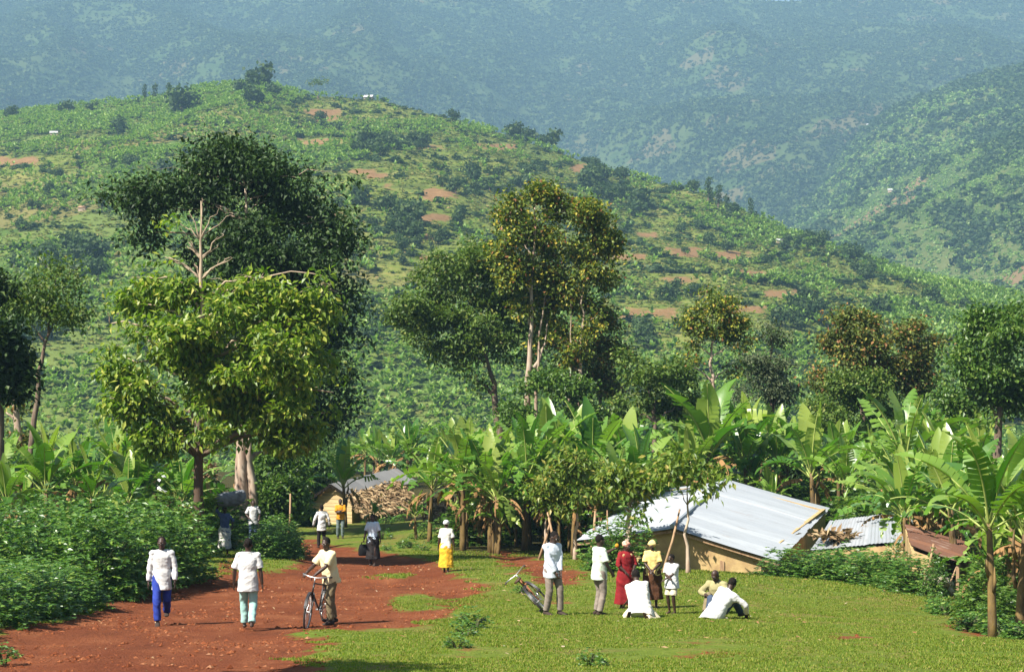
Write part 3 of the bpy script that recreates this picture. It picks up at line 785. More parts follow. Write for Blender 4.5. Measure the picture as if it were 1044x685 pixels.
def banana(px, d, top_py=None, hgt=None, v=None, rot=None, label=None, base_py=None, group='banana plants'):
    """one plant under pixel column px at distance d; its crown reaches top_py"""
    v = random.randrange(10) if v is None else v
    p = P(px, base_py, d) if base_py else at(px, d)
    nat = max(q.co.z for q in BV[v][0].vertices)
    if top_py is not None:
        s = (-(top_py - CY) / F * d - p.z) / nat
    else: s = (hgt or 4.2) / nat
    root = thing('banana_plant', label, 'banana plant', p, random.uniform(0, 6.3) if rot is None else rot, s, group)
    link('crown', BV[v][0], root); link('stem', BV[v][1], root)
    if BV[v][2] and px not in (1012, 912, 960, 862): link('dry_leaves', BV[v][2], root)
    return root

# ---- the plants one can pick out
NB = [  # px, d, top_py, variant, label
 (48, 56, 428, 0, 'banana plant with broad dark upright leaves behind the left hedge, dry leaves hanging'),
 (6, 52, 462, 4, 'banana plant cut by the left photo edge, dark drooping leaf over a yellow stem'),
 (30, 57, 478, 6, 'thin young banana plant with bare orange stem on the small grass patch'),
 (90, 58, 446, 6, 'short banana plant with one long arching yellow green leaf above the left hedge'),
 (140, 66, 462, 5, 'low banana plant with narrow upright bright leaves behind the hedge, left of the tall trees'),
 (120, 72, 418, 1, 'banana plant standing behind the one with the arching leaf, below the hazy hillside'),
 (352, 84, 444, 2, 'lone banana plant with yellow stem in front of the plank house gable'),
 (383, 80, 505, 6, 'small dark green banana sucker in front of the thatched lean-to'),
 (438, 72, 440, 1, 'big banana plant with arching leaves at the right end of the thatched lean-to'),
 (424, 74, 498, 6, 'short banana plant with hanging leaves beside the white wall of the plank house'),
 (508, 66, 494, 6, 'small banana plant with a pale stem at the front edge of the grove'),
 (472, 68, 424, 3, 'leafy banana plant above the woman in yellow skirt'),
 (500, 67, 432, 1, 'banana plant with long torn leaves pointing left, at the front of the central grove'),
 (535, 68, 418, 8, 'wide banana plant in the middle of the central grove front'),
 (556, 70, 404, 0, 'banana plant with a tall lit leaf leaning left, above the saplings of the grove'),
 (608, 70, 404, 5, 'banana plant with a tall straight upright leaf above the grove saplings'),
 (640, 72, 414, 7, 'banana plant with ragged leaves left of the tin roof'),
 (582, 72, 412, 4, 'banana plant with shaded leaves between the two upright leaved ones of the grove'),
 (722, 76, 386, 9, 'tall banana plant with big upright leaves behind the tin roof ridge'),
 (762, 77, 398, 0, 'banana plant with straight leaves rising over the right end of the tin roof ridge'),
 (790, 78, 412, 4, 'banana plant with dark upright leaves behind the tin roof'),
 (830, 72, 408, 2, 'banana plant with folded pale leaf and yellow stem behind the tin roof corner'),
 (862, 70, 440, 7, 'low banana plant just behind the pale lean-to roof'),
 (925, 66, 392, 8, 'large banana plant with torn upright leaves behind the pale lean-to roof'),
 (912, 66, 468, 1, 'banana plant with long horizontal leaf over the pale lean-to roof'),
 (960, 57, 436, 5, 'banana plant with drooping leaves right of the lean-to roof'),
 (1012, 34, 428, 4, 'large right foreground banana plant with a leaf stretched over the rusty roof'),
 (1040, 36, 410, 5, 'banana plant with tall bright leaves at the right photo edge'),
 (1003, 42, 520, 6, 'small shaded banana plant under the large one at right'),
 (1030, 42, 450, 9, 'banana plant standing behind the large right foreground one'),
]
for px, d, tp, v, lb in NB: banana(px, d, tp, None, v, None, lb)
# ---- the rest of the groves
def fill(n, px0, px1, d0, d1, h0, h1, label, avoid=()):
    pl = []
    for _ in range(n * 12):
        if len(pl) >= n: break
        px = random.uniform(px0, px1); d = random.uniform(d0, d1); x = (px - CX) / F * d
        if any((x - a) ** 2 + (d - b) ** 2 < 2.6 for a, b in pl): continue
        if any(a0 < px < a1 and b0 < d < b1 for a0, a1, b0, b1 in avoid): continue
        pl.append((x, d)); banana(px, d, None, random.uniform(h0, h1), None, None, label)
fill(32, 462, 655, 65, 78, 3.6, 4.9, 'banana plant of the dense central grove between thatched lean-to and tin roof')
fill(20, 360, 660, 88, 112, 4.0, 5.2, 'banana plant at the back of the central grove, under the spreading tree', [(300, 475, 80, 112)])
fill(10, 350, 480, 118, 134, 3.8, 4.8, 'banana plant on the slope behind the plank house')
fill(34, 690, 1010, 74, 96, 4.0, 5.0, 'banana plant of the right grove behind the tin roofs')
fill(12, 900, 1060, 50, 66, 3.4, 4.6, 'banana plant of the right grove above the rusty roof')
fill(14, -20, 190, 62, 92, 3.2, 4.4, 'banana plant in the garden behind the left hedge')
fill(8, 250, 305, 92, 120, 3.2, 4.4, 'banana plant half hidden behind the tall left trees')

fill(16, 466, 640, 66.5, 72, 2.0, 2.9, 'low banana sucker under the taller plants of the central grove')
fill(14, 690, 960, 73, 82, 2.2, 3.0, 'low banana sucker under the taller plants of the right grove')
fill(5, 1022, 1075, 40, 48, 2.6, 3.6, 'banana plant behind the large right foreground one, stems in shade')
# ------------------------------------------------------------------ trees
def T(px, d, base_py=None): return P(px, base_py, d) if base_py else at(px, d)
def loc_(px, py, d, base, dy=0):               # local point of a tree seen at px,py
    q = P(px, py, d + dy); return (q.x - base.x, q.y - base.y, q.z - base.z)
def lobe(px, py, rx, ry, d, base, dy=0, depth=None):   # a clump of the crown, radii in photo pixels
    k = d / F
    return (*loc_(px, py, d, base, dy), rx * k, (depth or rx) * k, ry * k)
# large dark tree at left, behind
d = 78; b = T(247, d)
tree('dark_tree', 'huge dark evergreen tree with a pale fluted trunk, behind the bright leafy tree at left', b, 21,
     [(0, 0, -.3), loc_(246, 470, d, b), loc_(250, 380, d, b), loc_(255, 260, d, b), loc_(250, 190, d, b)],
     [lobe(200, 178, 62, 34, d, b), lobe(160, 208, 48, 28, d, b, -1), lobe(118, 200, 26, 14, d, b), lobe(235, 165, 50, 26, d, b, 1), lobe(265, 200, 58, 46, d, b, 0), lobe(305, 190, 48, 34, d, b, 1),
      lobe(285, 250, 60, 50, d, b, 0), lobe(335, 225, 26, 40, d, b), lobe(300, 320, 58, 60, d, b, 1), lobe(350, 300, 30, 40, d, b), lobe(352, 255, 20, 26, d, b), lobe(330, 420, 34, 30, d, b, 1), lobe(340, 360, 30, 40, d, b), lobe(290, 400, 60, 45, d, b, 1.5), lobe(345, 175, 16, 14, d, b), lobe(150, 240, 18, 22, d, b),
      lobe(300, 450, 38, 34, d, b, 2), lobe(220, 240, 50, 40, d, b, 2), lobe(235, 320, 50, 50, d, b, -1.5), lobe(250, 380, 50, 46, d, b, -1.5), lobe(245, 265, 40, 40, d, b, -1)],
     m_barkp, m_lf_dark, 2100, 18, .27, .075, .34, gap=.43, spread=.75, flare=1.7, extra_trunks=[([(.55, -.25, -.3), loc_(254, 470, d, b), loc_(256, 440, d, b), loc_(252, 400, d, b)], .22), ([(-.3, -.45, -.3), loc_(243, 468, d, b), loc_(246, 430, d, b)], .18)], twigs=1, gscale=.9)
# bright leafy tree in front of it
d = 59; b = T(202, d)
tree('bright_tree', 'sunlit yellow green tree with drooping leaves and a bare leafless leader, left of the path', b, 22,
     [(0, 0, -.3), loc_(203, 430, d, b), loc_(206, 350, d, b), loc_(206, 285, d, b), loc_(205, 205, d, b)],
     [lobe(150, 310, 40, 26, d, b), lobe(130, 365, 26, 36, d, b), lobe(175, 350, 46, 34, d, b, -1), lobe(235, 310, 46, 28, d, b, -.5), lobe(300, 305, 36, 24, d, b), lobe(280, 350, 48, 36, d, b, -1.2),
      lobe(225, 390, 48, 32, d, b, -1), lobe(150, 400, 34, 30, d, b), lobe(310, 370, 30, 40, d, b, .5), lobe(280, 410, 44, 26, d, b, -.5), lobe(170, 430, 34, 24, d, b), lobe(188, 242, 5, 4, d, b), lobe(222, 252, 6, 4, d, b), lobe(172, 262, 7, 5, d, b), lobe(236, 264, 8, 6, d, b), lobe(198, 268, 7, 6, d, b), lobe(238, 218, 8, 5, d, b), lobe(178, 226, 7, 6, d, b), lobe(206, 202, 5, 4, d, b), lobe(112, 330, 12, 16, d, b), lobe(112, 405, 14, 18, d, b), lobe(340, 320, 14, 16, d, b), lobe(332, 282, 14, 8, d, b), lobe(150, 282, 20, 9, d, b), lobe(275, 283, 22, 9, d, b), lobe(340, 400, 16, 20, d, b), lobe(130, 440, 16, 16, d, b), lobe(165, 445, 26, 18, d, b), lobe(290, 440, 34, 20, d, b), lobe(232, 452, 28, 18, d, b, .4), lobe(205, 432, 30, 18, d, b, -1), lobe(182, 448, 22, 14, d, b, -.6), lobe(150, 345, 30, 24, d, b), lobe(320, 425, 20, 18, d, b), lobe(185, 300, 24, 16, d, b), lobe(255, 290, 26, 12, d, b), lobe(240, 440, 40, 20, d, b), lobe(205, 330, 30, 40, d, b), lobe(255, 345, 30, 36, d, b, .3), lobe(190, 390, 34, 36, d, b, .3), lobe(250, 400, 34, 36, d, b, .3), lobe(305, 335, 26, 30, d, b), lobe(128, 335, 20, 22, d, b)],
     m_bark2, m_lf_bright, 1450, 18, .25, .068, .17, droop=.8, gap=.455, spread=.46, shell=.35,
     bare=[lobe(185, 235, 8, 8, d, b), lobe(168, 262, 8, 8, d, b), lobe(228, 240, 8, 8, d, b), lobe(236, 262, 8, 8, d, b), lobe(172, 285, 10, 8, d, b), lobe(193, 214, 6, 6, d, b), lobe(190, 250, 6, 6, d, b), lobe(222, 215, 6, 6, d, b)], twigs=2)
# left edge trees
d = 62; b = T(-4, d)
tree('edge_tree', 'dark rounded tree cut by the left photo edge', b, 23, [(0, 0, -.3), loc_(0, 420, d, b), loc_(-10, 330, d, b)],
     [lobe(-10, 340, 36, 46, d, b), lobe(8, 385, 22, 26, d, b), lobe(-20, 290, 30, 26, d, b)], m_bark, m_lf_dark, 420, 18, .28, .08, .25, gap=.36, spread=.5)
b = Vector((-8.3, 20.3, g1(-8.3, 20.3)))
tree('roadside_tree', 'thin airy tree beside the near track whose streaky shadow falls on the bottom grass', b, 36, [(0, 0, -.3), (.1, 0, 4), (0, .1, 8)], [(0, 0, 9, 1.1, 1.3, .8), (.3, .5, 7.8, 1.2, 1.2, .6), (-.5, -.5, 8.2, 1, 1, .6)], m_bark, m_lf_olive, 120, 14, .26, .08, .14, gap=.40)
d = 72; b = T(26, d)
tree('slender_tree', 'slender airy tree with a leaning thin stem and sparse small leaves at left', b, 24, [(0, 0, -.3), loc_(32, 440, d, b), loc_(40, 380, d, b), loc_(48, 340, d, b), loc_(58, 280, d, b)],
     [lobe(42, 290, 26, 24, d, b), lobe(66, 285, 26, 22, d, b), lobe(60, 320, 30, 18, d, b), lobe(30, 330, 18, 16, d, b), lobe(80, 275, 16, 14, d, b), lobe(18, 300, 16, 26, d, b), lobe(40, 268, 14, 10, d, b)], m_bark, m_lf_olive, 330, 12, .20, .055, .15, gap=.46, spread=.8, twigs=2)
d = 74; b = T(4, d)
tree('flowering_tree', 'gnarled pale stem with rusty withered leaves at the left edge, behind the bananas', b, 25, [(0, 0, -.3), loc_(24, 460, d, b), loc_(10, 400, d, b), loc_(2, 360, d, b)],
     [lobe(18, 452, 16, 12, d, b), lobe(6, 420, 14, 16, d, b), lobe(36, 462, 10, 8, d, b)], m_barkp, m_lf_rust, 60, 14, .25, .07, .24, gap=.35)
# centre
d = 98; b = T(508, d)
tree('spreading_tree', 'wide spreading dark green tree with a forked dark trunk in the centre', b, 26, [(0, 0, -.3), loc_(508, 440, d, b), loc_(503, 390, d, b), loc_(492, 350, d, b)],
     [lobe(440, 312, 40, 20, d, b), lobe(425, 330, 28, 20, d, b), lobe(475, 285, 46, 30, d, b), lobe(500, 268, 40, 22, d, b), lobe(470, 335, 40, 28, d, b, -1), lobe(520, 310, 40, 40, d, b, 1), lobe(455, 358, 26, 18, d, b), lobe(495, 355, 26, 26, d, b, 1), lobe(535, 345, 30, 34, d, b, 1.5), lobe(478, 385, 18, 18, d, b)],
     m_bark, m_lf_olive, 1300, 20, .23, .072, .34, gap=.42, spread=.6, twigs=1)
d = 92; b = T(538, d)
tree('tall_tree', 'tall tree with pale bare trunks and yellow flecked leaves, highest in the centre', b, 27, [(0, 0, -.3), loc_(537, 400, d, b), loc_(541, 350, d, b), loc_(543, 280, d, b), loc_(545, 210, d, b)],
     [lobe(545, 215, 36, 24, d, b), lobe(528, 245, 26, 30, d, b), lobe(570, 240, 40, 36, d, b, 1), lobe(605, 235, 26, 28, d, b, .5), lobe(610, 265, 20, 28, d, b), lobe(580, 285, 34, 30, d, b, 1), lobe(590, 215, 26, 14, d, b), lobe(525, 285, 20, 24, d, b), lobe(560, 325, 18, 18, d, b, 1), lobe(600, 310, 16, 18, d, b, 1), lobe(545, 195, 20, 9, d, b), lobe(532, 318, 14, 16, d, b), lobe(552, 345, 13, 12, d, b, .6), lobe(572, 345, 14, 16, d, b, 1), lobe(520, 262, 14, 20, d, b), lobe(622, 245, 12, 18, d, b), lobe(565, 300, 26, 22, d, b, .8), lobe(588, 345, 18, 22, d, b, -.2), lobe(603, 325, 16, 20, d, b), lobe(575, 370, 16, 16, d, b, .3), lobe(535, 275, 20, 22, d, b)],
     m_barkp, m_lf_fleck, 1500, 20, .22, .072, .20, gap=.43, spread=.55, twigs=1,
     extra_trunks=[([(.6, .3, -.3), loc_(547, 400, d, b), loc_(550, 340, d, b), loc_(556, 300, d, b)], .12), ([loc_(545, 375, d, b), loc_(556, 350, d, b), loc_(558, 330, d, b)], .09), ([(2.3, .6, -.3), loc_(592, 380, d, b), loc_(593, 320, d, b), loc_(596, 280, d, b)], .12), ([(1.9, .6, -.3), loc_(582, 370, d, b), loc_(582, 310, d, b)], .10)])
d = 94; b = T(612, d)
tree('rusty_tree', 'small tree with rust brown withered leaves right of the tall central tree', b, 28, [(0, 0, -.3), loc_(612, 400, d, b), loc_(612, 340, d, b)],
     [lobe(614, 335, 20, 22, d, b), lobe(605, 365, 22, 22, d, b), lobe(628, 360, 22, 18, d, b), lobe(612, 390, 24, 14, d, b)], m_bark, m_lf_rust, 380, 16, .20, .062, .16, gap=.40)
d = 90; b = T(555, d)
tree('round_bush', 'dense dark green bushy tree at the foot of the tall pale trunks', b, 29, [(0, 0, -.3), loc_(555, 420, d, b)],
     [lobe(540, 405, 30, 20, d, b), lobe(575, 398, 28, 18, d, b), lobe(560, 390, 20, 16, d, b), lobe(590, 420, 24, 18, d, b), lobe(520, 420, 20, 16, d, b)], m_bark, m_lf_mid, 420, 15, .24, .07, .16, gap=.36)
d = 90; b = T(665, d)
tree('low_tree', 'low wide dark tree with a slanting bough, left of the slim pale trunk', b, 30, [(0, 0, -.3), loc_(668, 430, d, b), loc_(660, 395, d, b)],
     [lobe(650, 385, 30, 16, d, b), lobe(690, 380, 32, 16, d, b), lobe(670, 405, 40, 18, d, b, 1), lobe(640, 420, 26, 20, d, b), lobe(700, 415, 24, 18, d, b, 1), lobe(640, 360, 18, 12, d, b)], m_bark, m_lf_olive, 480, 14, .24, .075, .2, gap=.41)
d = 92; b = T(726, d)
tree('slim_tree', 'slim tree with a curved pale trunk and brownish crown, above the tin roof', b, 31, [(0, 0, -.3), loc_(727, 395, d, b), loc_(724, 370, d, b), loc_(727, 345, d, b), loc_(726, 320, d, b)],
     [lobe(730, 318, 24, 14, d, b), lobe(712, 332, 16, 12, d, b), lobe(748, 335, 16, 12, d, b), lobe(735, 308, 14, 8, d, b), lobe(708, 350, 14, 8, d, b), lobe(745, 375, 18, 14, d, b, 1), lobe(752, 350, 14, 12, d, b), lobe(704, 372, 14, 12, d, b), lobe(722, 300, 9, 8, d, b)], m_barkp, m_lf_fleck, 360, 16, .20, .062, .13, gap=.42, spread=.5)
d = 98; b = T(786, d)
tree('grey_tree', 'feathery grey green tree between the slim tree and the rusty topped tree', b, 32, [(0, 0, -.3), loc_(786, 400, d, b), loc_(786, 340, d, b)],
     [lobe(785, 345, 16, 20, d, b), lobe(775, 375, 22, 20, d, b), lobe(796, 375, 18, 24, d, b), lobe(765, 395, 22, 16, d, b), lobe(792, 400, 26, 16, d, b)], m_bark, m_lf_grey, 420, 14, .2, .05, .15, gap=.38, spread=.55)
d = 90; b = T(890, d)
tree('rusty_topped_tree', 'broad tree with rusty seed pods over two lobed crown, above the right grove', b, 33, [(0, 0, -.3), loc_(880, 420, d, b), loc_(872, 370, d, b)],
     [lobe(870, 338, 32, 20, d, b), lobe(850, 358, 20, 20, d, b), lobe(890, 350, 26, 22, d, b), lobe(930, 352, 26, 24, d, b), lobe(945, 370, 18, 22, d, b), lobe(915, 380, 22, 20, d, b), lobe(925, 335, 16, 10, d, b), lobe(905, 345, 20, 14, d, b), lobe(845, 380, 18, 22, d, b), lobe(880, 375, 26, 18, d, b), lobe(955, 350, 12, 14, d, b), lobe(860, 325, 16, 10, d, b), lobe(940, 395, 20, 18, d, b), lobe(885, 328, 12, 9, d, b)], m_bark, m_lf_rust, 1000, 18, .21, .066, .2, gap=.42, spread=.55,
     extra_trunks=[([(1.5, .4, -.3), loc_(925, 420, d, b), loc_(928, 360, d, b)], .15)], twigs=1)
d = 86; b = T(862, d)
tree('bushy_tree', 'dense olive green bushy tree below the rusty topped tree', b, 34, [(0, 0, -.3), loc_(862, 420, d, b)],
     [lobe(850, 395, 24, 18, d, b), lobe(880, 390, 28, 20, d, b), lobe(865, 415, 36, 22, d, b), lobe(895, 420, 26, 20, d, b), lobe(840, 420, 20, 18, d, b)], m_bark, m_lf_olive, 480, 15, .2, .06, .16, gap=.34)
d = 76; b = T(1015, d)
tree('right_tree', 'big glossy green tree at the right photo edge above the bananas', b, 35, [(0, 0, -.3), loc_(1018, 430, d, b), loc_(1022, 360, d, b)],
     [lobe(1020, 335, 44, 22, d, b), lobe(990, 365, 26, 20, d, b), lobe(1030, 375, 44, 30, d, b, -.5), lobe(985, 395, 26, 18, d, b), lobe(1010, 415, 40, 24, d, b), lobe(1050, 325, 30, 18, d, b), lobe(1060, 400, 30, 30, d, b)], m_bark, m_lf_mid, 1100, 18, .22, .066, .26, gap=.41, spread=.6, twigs=1)
# dark thickets behind the groves
for i, (px, d, tp, wpx, lb, mm) in enumerate([
    (284, 84, 440, 30, 'dense dark shrub right of the pale fluted trunk', m_lf_mid), (288, 78, 478, 16, 'leafy shrub at the hut side of the pale fluted trunk', m_lf_mid), (320, 108, 452, 24, 'shrub behind the plank house gable', m_lf_mid),
    (960, 80, 430, 30, 'dark bush behind the large torn leaved banana plant', m_lf_mid), (720, 92, 430, 34, 'dark thicket behind the tall banana leaves', m_lf_dark), (620, 100, 420, 36, 'dark thicket below the rust brown tree', m_lf_dark),
    (800, 92, 440, 40, 'dark thicket below the grey green tree', m_lf_dark), (120, 96, 462, 40, 'green thicket behind the left banana garden', m_lf_mid), (50, 92, 470, 36, 'green thicket at far left behind the bananas', m_lf_mid),
    (180, 90, 455, 34, 'dark thicket behind the bright tree trunk', m_lf_dark), (380, 140, 440, 50, 'pale green thicket on the slope behind the plank house', m_lf_mid), (450, 145, 430, 50, 'green thicket below the hill, left of the spreading tree', m_lf_mid), (320, 142, 420, 40, 'green thicket in the valley right of the bright tree', m_lf_mid)]):
    b = T(px, d); k = d / F; top = -(tp - CY) / F * d - b.z
    tree('thicket', lb, b, 60 + i, [(0, 0, -.3), (0, 0, top * .5)], [(-wpx * .5 * k, 0, top * .45, wpx * .6 * k, wpx * .6 * k, top * .42), (wpx * .5 * k, .5, top * .4, wpx * .6 * k, wpx * .6 * k, top * .4), (0, .3, top * .62, wpx * .7 * k, wpx * .7 * k, top * .38)],
         m_bark, mm, 330, 14, .24, .075, .12, gap=.30, spread=.5, shell=.6, cat='shrub')
# saplings at the grove front
for i, (px, d, bp, top, w_, lb, mm, lean) in enumerate([
    (560, 63, None, 480, 22, 'leafy sapling with bent pale stem at the grove front, behind the two standing men', m_lf_coffee, -6), (586, 63, None, 450, 25, 'bushy coffee tree with a forked pale trunk in the grove front', m_lf_coffee, 2),
    (615, 64, None, 474, 20, 'coffee tree with glossy leaves left of the tin roof corner', m_lf_coffee, 0), (640, 55.3, None, 470, 27, 'leafy tree with a short thick pale trunk at the tin roof corner', m_lf_coffee, 0),
    (701, 52.5, None, 452, 33, 'young tree with straight thin trunk and drooping leaves in front of the tin roof', m_lf_coffee, 0)]):
    b = T(px, d); k = d / F; H = -(top - CY) / F * d - b.z
    tree('sapling', lb, b, 80 + i, [(0, 0, -.2), (lean * k * .5, 0, H * .3), (lean * k, 0, H * .75)],
         [(0, 0, H * .84, w_ * k * .9, w_ * k * .9, H * .15), (-w_ * .6 * k, -.2, H * .74, w_ * .75 * k, w_ * .7 * k, H * .16), (w_ * .65 * k, .2, H * .76, w_ * .7 * k, w_ * .7 * k, H * .17), (w_ * .2 * k, -.5, H * (.60 if i < 3 else (.50 if i == 3 else .72)), w_ * .6 * k, w_ * .6 * k, H * .12)],
         m_barkp, mm, [95, 120, 90, 125, 62][i], 13, .22, .06, [.07, .09, .07, .16, .075][i], droop=.8, gap=.40, spread=.45, flare=1.2, cat='small tree', twigs=1)
# ---- trees far up on the hill: single crowns one can tell apart
def far_tree_mesh(seed, tall):
    rng = np.random.default_rng(seed)
    V = []; 
    for q in range(7 if not tall else 5):
        c = np.array([rng.uniform(-.55, .55), rng.uniform(-.5, .5), rng.uniform(.5, 1.1)]) if not tall else np.array([rng.uniform(-.15, .15), rng.uniform(-.15, .15), .5 + q * .35])
        V.append(puff(rng, 70, .26) * (rng.uniform(.4, .62) if not tall else .34) + c)
    V = np.concatenate(V)
    tb = MB(); tb.tube([(0, 0, -.2), (.02, 0, .3), (0, .03, .8)], [.09, .07, .04], 6)
    return np_mesh('crown', V, [quads(len(V) // 4)], m_fartree), tb.mesh('trunk', m_bark)
FT = [far_tree_mesh(300 + i, False) for i in range(5)] + [far_tree_mesh(320 + i, True) for i in range(3)]
def hill_at(px, py, fn=None):                  # slope point of the main hill seen at a pixel
    fn = fn or H_MAIN
    a = (px - CX) / F; r = np.linspace(fn.r0, float(fn.D(np.array(a))) + 2, 900)
    z = fn(np.full_like(r, a), r); k = np.where(z / r >= -(py - CY) / F)[0]
    j = k[0] if len(k) else len(r) - 3
    return Vector((a * r[j], r[j], z[j]))
def far_tree(px, py, hpx, tall, label, fn=None, group='trees on the hill'):
    p = hill_at(px, py, fn); s = hpx * p.y / F / (1.5 if not tall else 2.2)
    v = random.choice(FT[5:] if tall else FT[:5])
    r = thing('hill_tree', label, 'tree', p, random.uniform(0, 6.3), (s * random.uniform(.9, 1.2), s, s * random.uniform(.85, 1.1)), group)
    link('crown', v[0], r); link('trunk', v[1], r)
for px, py, h, tl, lb in [
    (264, 92, 24, 0, 'tallest dark tree in the clump on the hilltop'), (245, 96, 16, 0, 'dark tree left in the hilltop clump'), (278, 99, 15, 0, 'dark tree right in the hilltop clump'), (255, 108, 20, 0, 'dark tree low in the hilltop clump'),
    (463, 122, 11, 0, 'small round tree on the hill ridge right of the brown field'), (525, 140, 17, 0, 'left tree of the ridge pair beside the round one'), (540, 145, 16, 0, 'middle dark tree on the descending ridge'), (560, 152, 20, 0, 'round tree standing alone on the descending ridge'),
    (708, 196, 14, 0, 'dark tree at the upper end of the tall tree row on the right ridge'), (722, 206, 26, 1, 'tall slim tree first in the row on the right ridge'), (732, 212, 26, 1, 'tall slim tree second in the row on the right ridge'), (741, 218, 22, 1, 'tall slim tree third in the row on the right ridge'), (748, 222, 16, 0, 'low tree closing the row on the right ridge'), (766, 224, 20, 1, 'lone slim tree right of the row on the right ridge'),
    (147, 104, 18, 1, 'slim tree on the left hill ridge, left of the pair'), (158, 103, 20, 1, 'slim tree on the left hill ridge, first of the pair'), (172, 101, 16, 1, 'slim tree on the left hill ridge, second of the pair'), (66, 118, 14, 0, 'round tree on the far left ridge'), (94, 114, 11, 0, 'small tree on the left ridge'), (14, 122, 14, 0, 'round tree at the left end of the ridge'),
    (185, 118, 26, 0, 'big dark tree just under the left ridge'), (120, 140, 20, 0, 'dark round tree on the left hillside')]:
    far_tree(px, py, h, tl, lb)
# the bare tree on the hilltop
p = hill_at(324, 101); k = p.y / F
tree('bare_tree', 'thin bare tree standing alone on the hilltop', p, 95, [(0, 0, -.5), (0, 0, 5 * k), (.5 * k, 0, 11 * k)], [(-6 * k, 0, 17 * k, 7 * k, 6 * k, 4 * k), (5 * k, 0, 18 * k, 8 * k, 6 * k, 4 * k)], m_bark, m_lf_olive, 30, 9, .9, .3, .35, gap=.2, spread=1.2, twigs=3)
clumps = [(385, 152, 26, 8, 9, 16), (415, 150, 40, 6, 8, 13), (500, 190, 40, 22, 14, 14), (610, 195, 30, 18, 12, 16), (640, 210, 20, 14, 6, 18), (440, 252, 50, 22, 14, 16), (405, 240, 30, 20, 8, 20), (520, 240, 40, 14, 5, 12), (90, 275, 22, 18, 8, 24), (40, 265, 30, 16, 7, 20), (875, 275, 26, 12, 9, 16), (130, 190, 50, 30, 6, 15),
          (40, 210, 40, 40, 7, 15), (690, 300, 40, 14, 7, 13), (720, 240, 40, 16, 6, 11), (820, 330, 50, 16, 10, 18), (930, 320, 60, 14, 9, 18), (380, 330, 50, 20, 8, 20), (660, 345, 50, 14, 8, 20), (330, 130, 30, 10, 5, 12), (600, 150, 30, 5, 4, 9), (820, 255, 30, 8, 8, 12), (30, 340, 40, 30, 6, 24), (370, 205, 20, 14, 5, 14), (560, 215, 30, 20, 6, 12), (1000, 330, 40, 14, 5, 18)]
for cx, cy_, wx, wy, n, h in clumps:
    side = 'the left part' if cx < 350 else ('the middle' if cx < 650 else 'the right part')
    lv = 'upper' if cy_ < 180 else ('middle' if cy_ < 270 else 'lower')
    for _ in range(n):
        far_tree(cx + random.gauss(0, wx * .5), cy_ + random.gauss(0, wy * .5), h * random.uniform(.65, 1.25), random.random() < .12, f'dark round tree scattered over the {lv} slope in {side} of the hill')
# ------------------------------------------------------------------ hedges of leafy bushes
m_hstem = simple('green_stem', (.07, .085, .03), (.05, .05, .025), 9, .7)
def bush_mesh(seed, n, R, H, leaf=.13):
    rng = np.random.default_rng(seed)
    d = rng.normal(size=(n, 3)); d[:, 2] = np.abs(d[:, 2]) * .9 + .02; d /= np.linalg.norm(d, axis=1)[:, None]
    rad = rng.uniform(.45, 1.0, (n, 1)) ** .6
    wob = 1 + .2 * np.sin(d[:, :1] * 7 + seed) * np.cos(d[:, 1:2] * 6)
    c = d * rad * wob * np.array([R, R, H])
    low = rng.random(n) < .35; c[low, 2] *= rng.uniform(.1, .7, low.sum())
    Vs = []; Fs = []; o = 0
    for q in range(6):                         # palmate leaves: six leaflets each
        a = q * PI / 3 + rng.uniform(-.2, .2, n) + 0
        tilt = rng.uniform(-.5, .25, n)
        u = np.stack([np.cos(a), np.sin(a), tilt], 1); u += d * .35; u /= np.linalg.norm(u, axis=1)[:, None]
        V, f = leafquads(rng, c, u, leaf, leaf * .22, .1); Vs.append(V); Fs.append(f + o); o += len(V)
    sb = MB()
    for q in range(9):
        a = rng.uniform(0, 6.3); e = np.array([math.cos(a) * R * .6, math.sin(a) * R * .6, H * rng.uniform(.4, .62)])
        sb.tube([(e[0] * .15, e[1] * .15, -.15), e * [.5, .5, .6], e], [.025, .018, .008], 5)
    return np_mesh('foliage', np.concatenate(Vs), [np.concatenate(Fs)], m_lf_hedge), sb.mesh('stem', m_hstem)
BM = [bush_mesh(400 + i, 560, 1.0, 1.5) for i in range(4)]
def bush(p, s, label, group, sz=1.0, name='hedge_bush', cat='bush'):
    v = random.choice(BM)
    r = thing(name, label, cat, p, random.uniform(0, 6.3), (s, s, s * sz), group)
    link('foliage', v[0], r); link('stem', v[1], r)
def hedge(path, rows, step, s0, s1, label, group, depth, sz=1.0):
    """bushes along a line of ground points given by foot pixels, and rows behind it"""
    pts = [hit(a, b) for a, b in path]
    for rw in range(rows):
        for i in range(len(pts) - 1):
            a, b = pts[i], pts[i + 1]; n = max(1, int((b - a).length / step))
            for j in range(n):
                p = a.lerp(b, (j + random.uniform(.1, .9)) / n)
                nrm = Vector((-(b - a).y, (b - a).x, 0)).normalized()
                if nrm.x > 0: nrm = -nrm
                q = p + nrm * (rw * depth + .75 + random.uniform(-.25, .25)); q.z = g1(q.x, q.y)
                if q.y > 64: continue
                bush(q, random.uniform(s0, s1), label, group, sz)
hedge([(-60, 665), (0, 643), (55, 632), (110, 613)], 3, 1.1, .75, 1.0, 'low leafy bush at the near end of the left hedge, beside the red track', 'hedge bushes left of the track', 1.3, .78)
hedge([(110, 613), (135, 606), (190, 595), (199, 592)], 3, 1.0, 1.0, 1.35, 'tall leafy bush in the left hedge behind the man in blue trousers', 'hedge bushes left of the track', 1.4, 1.12)
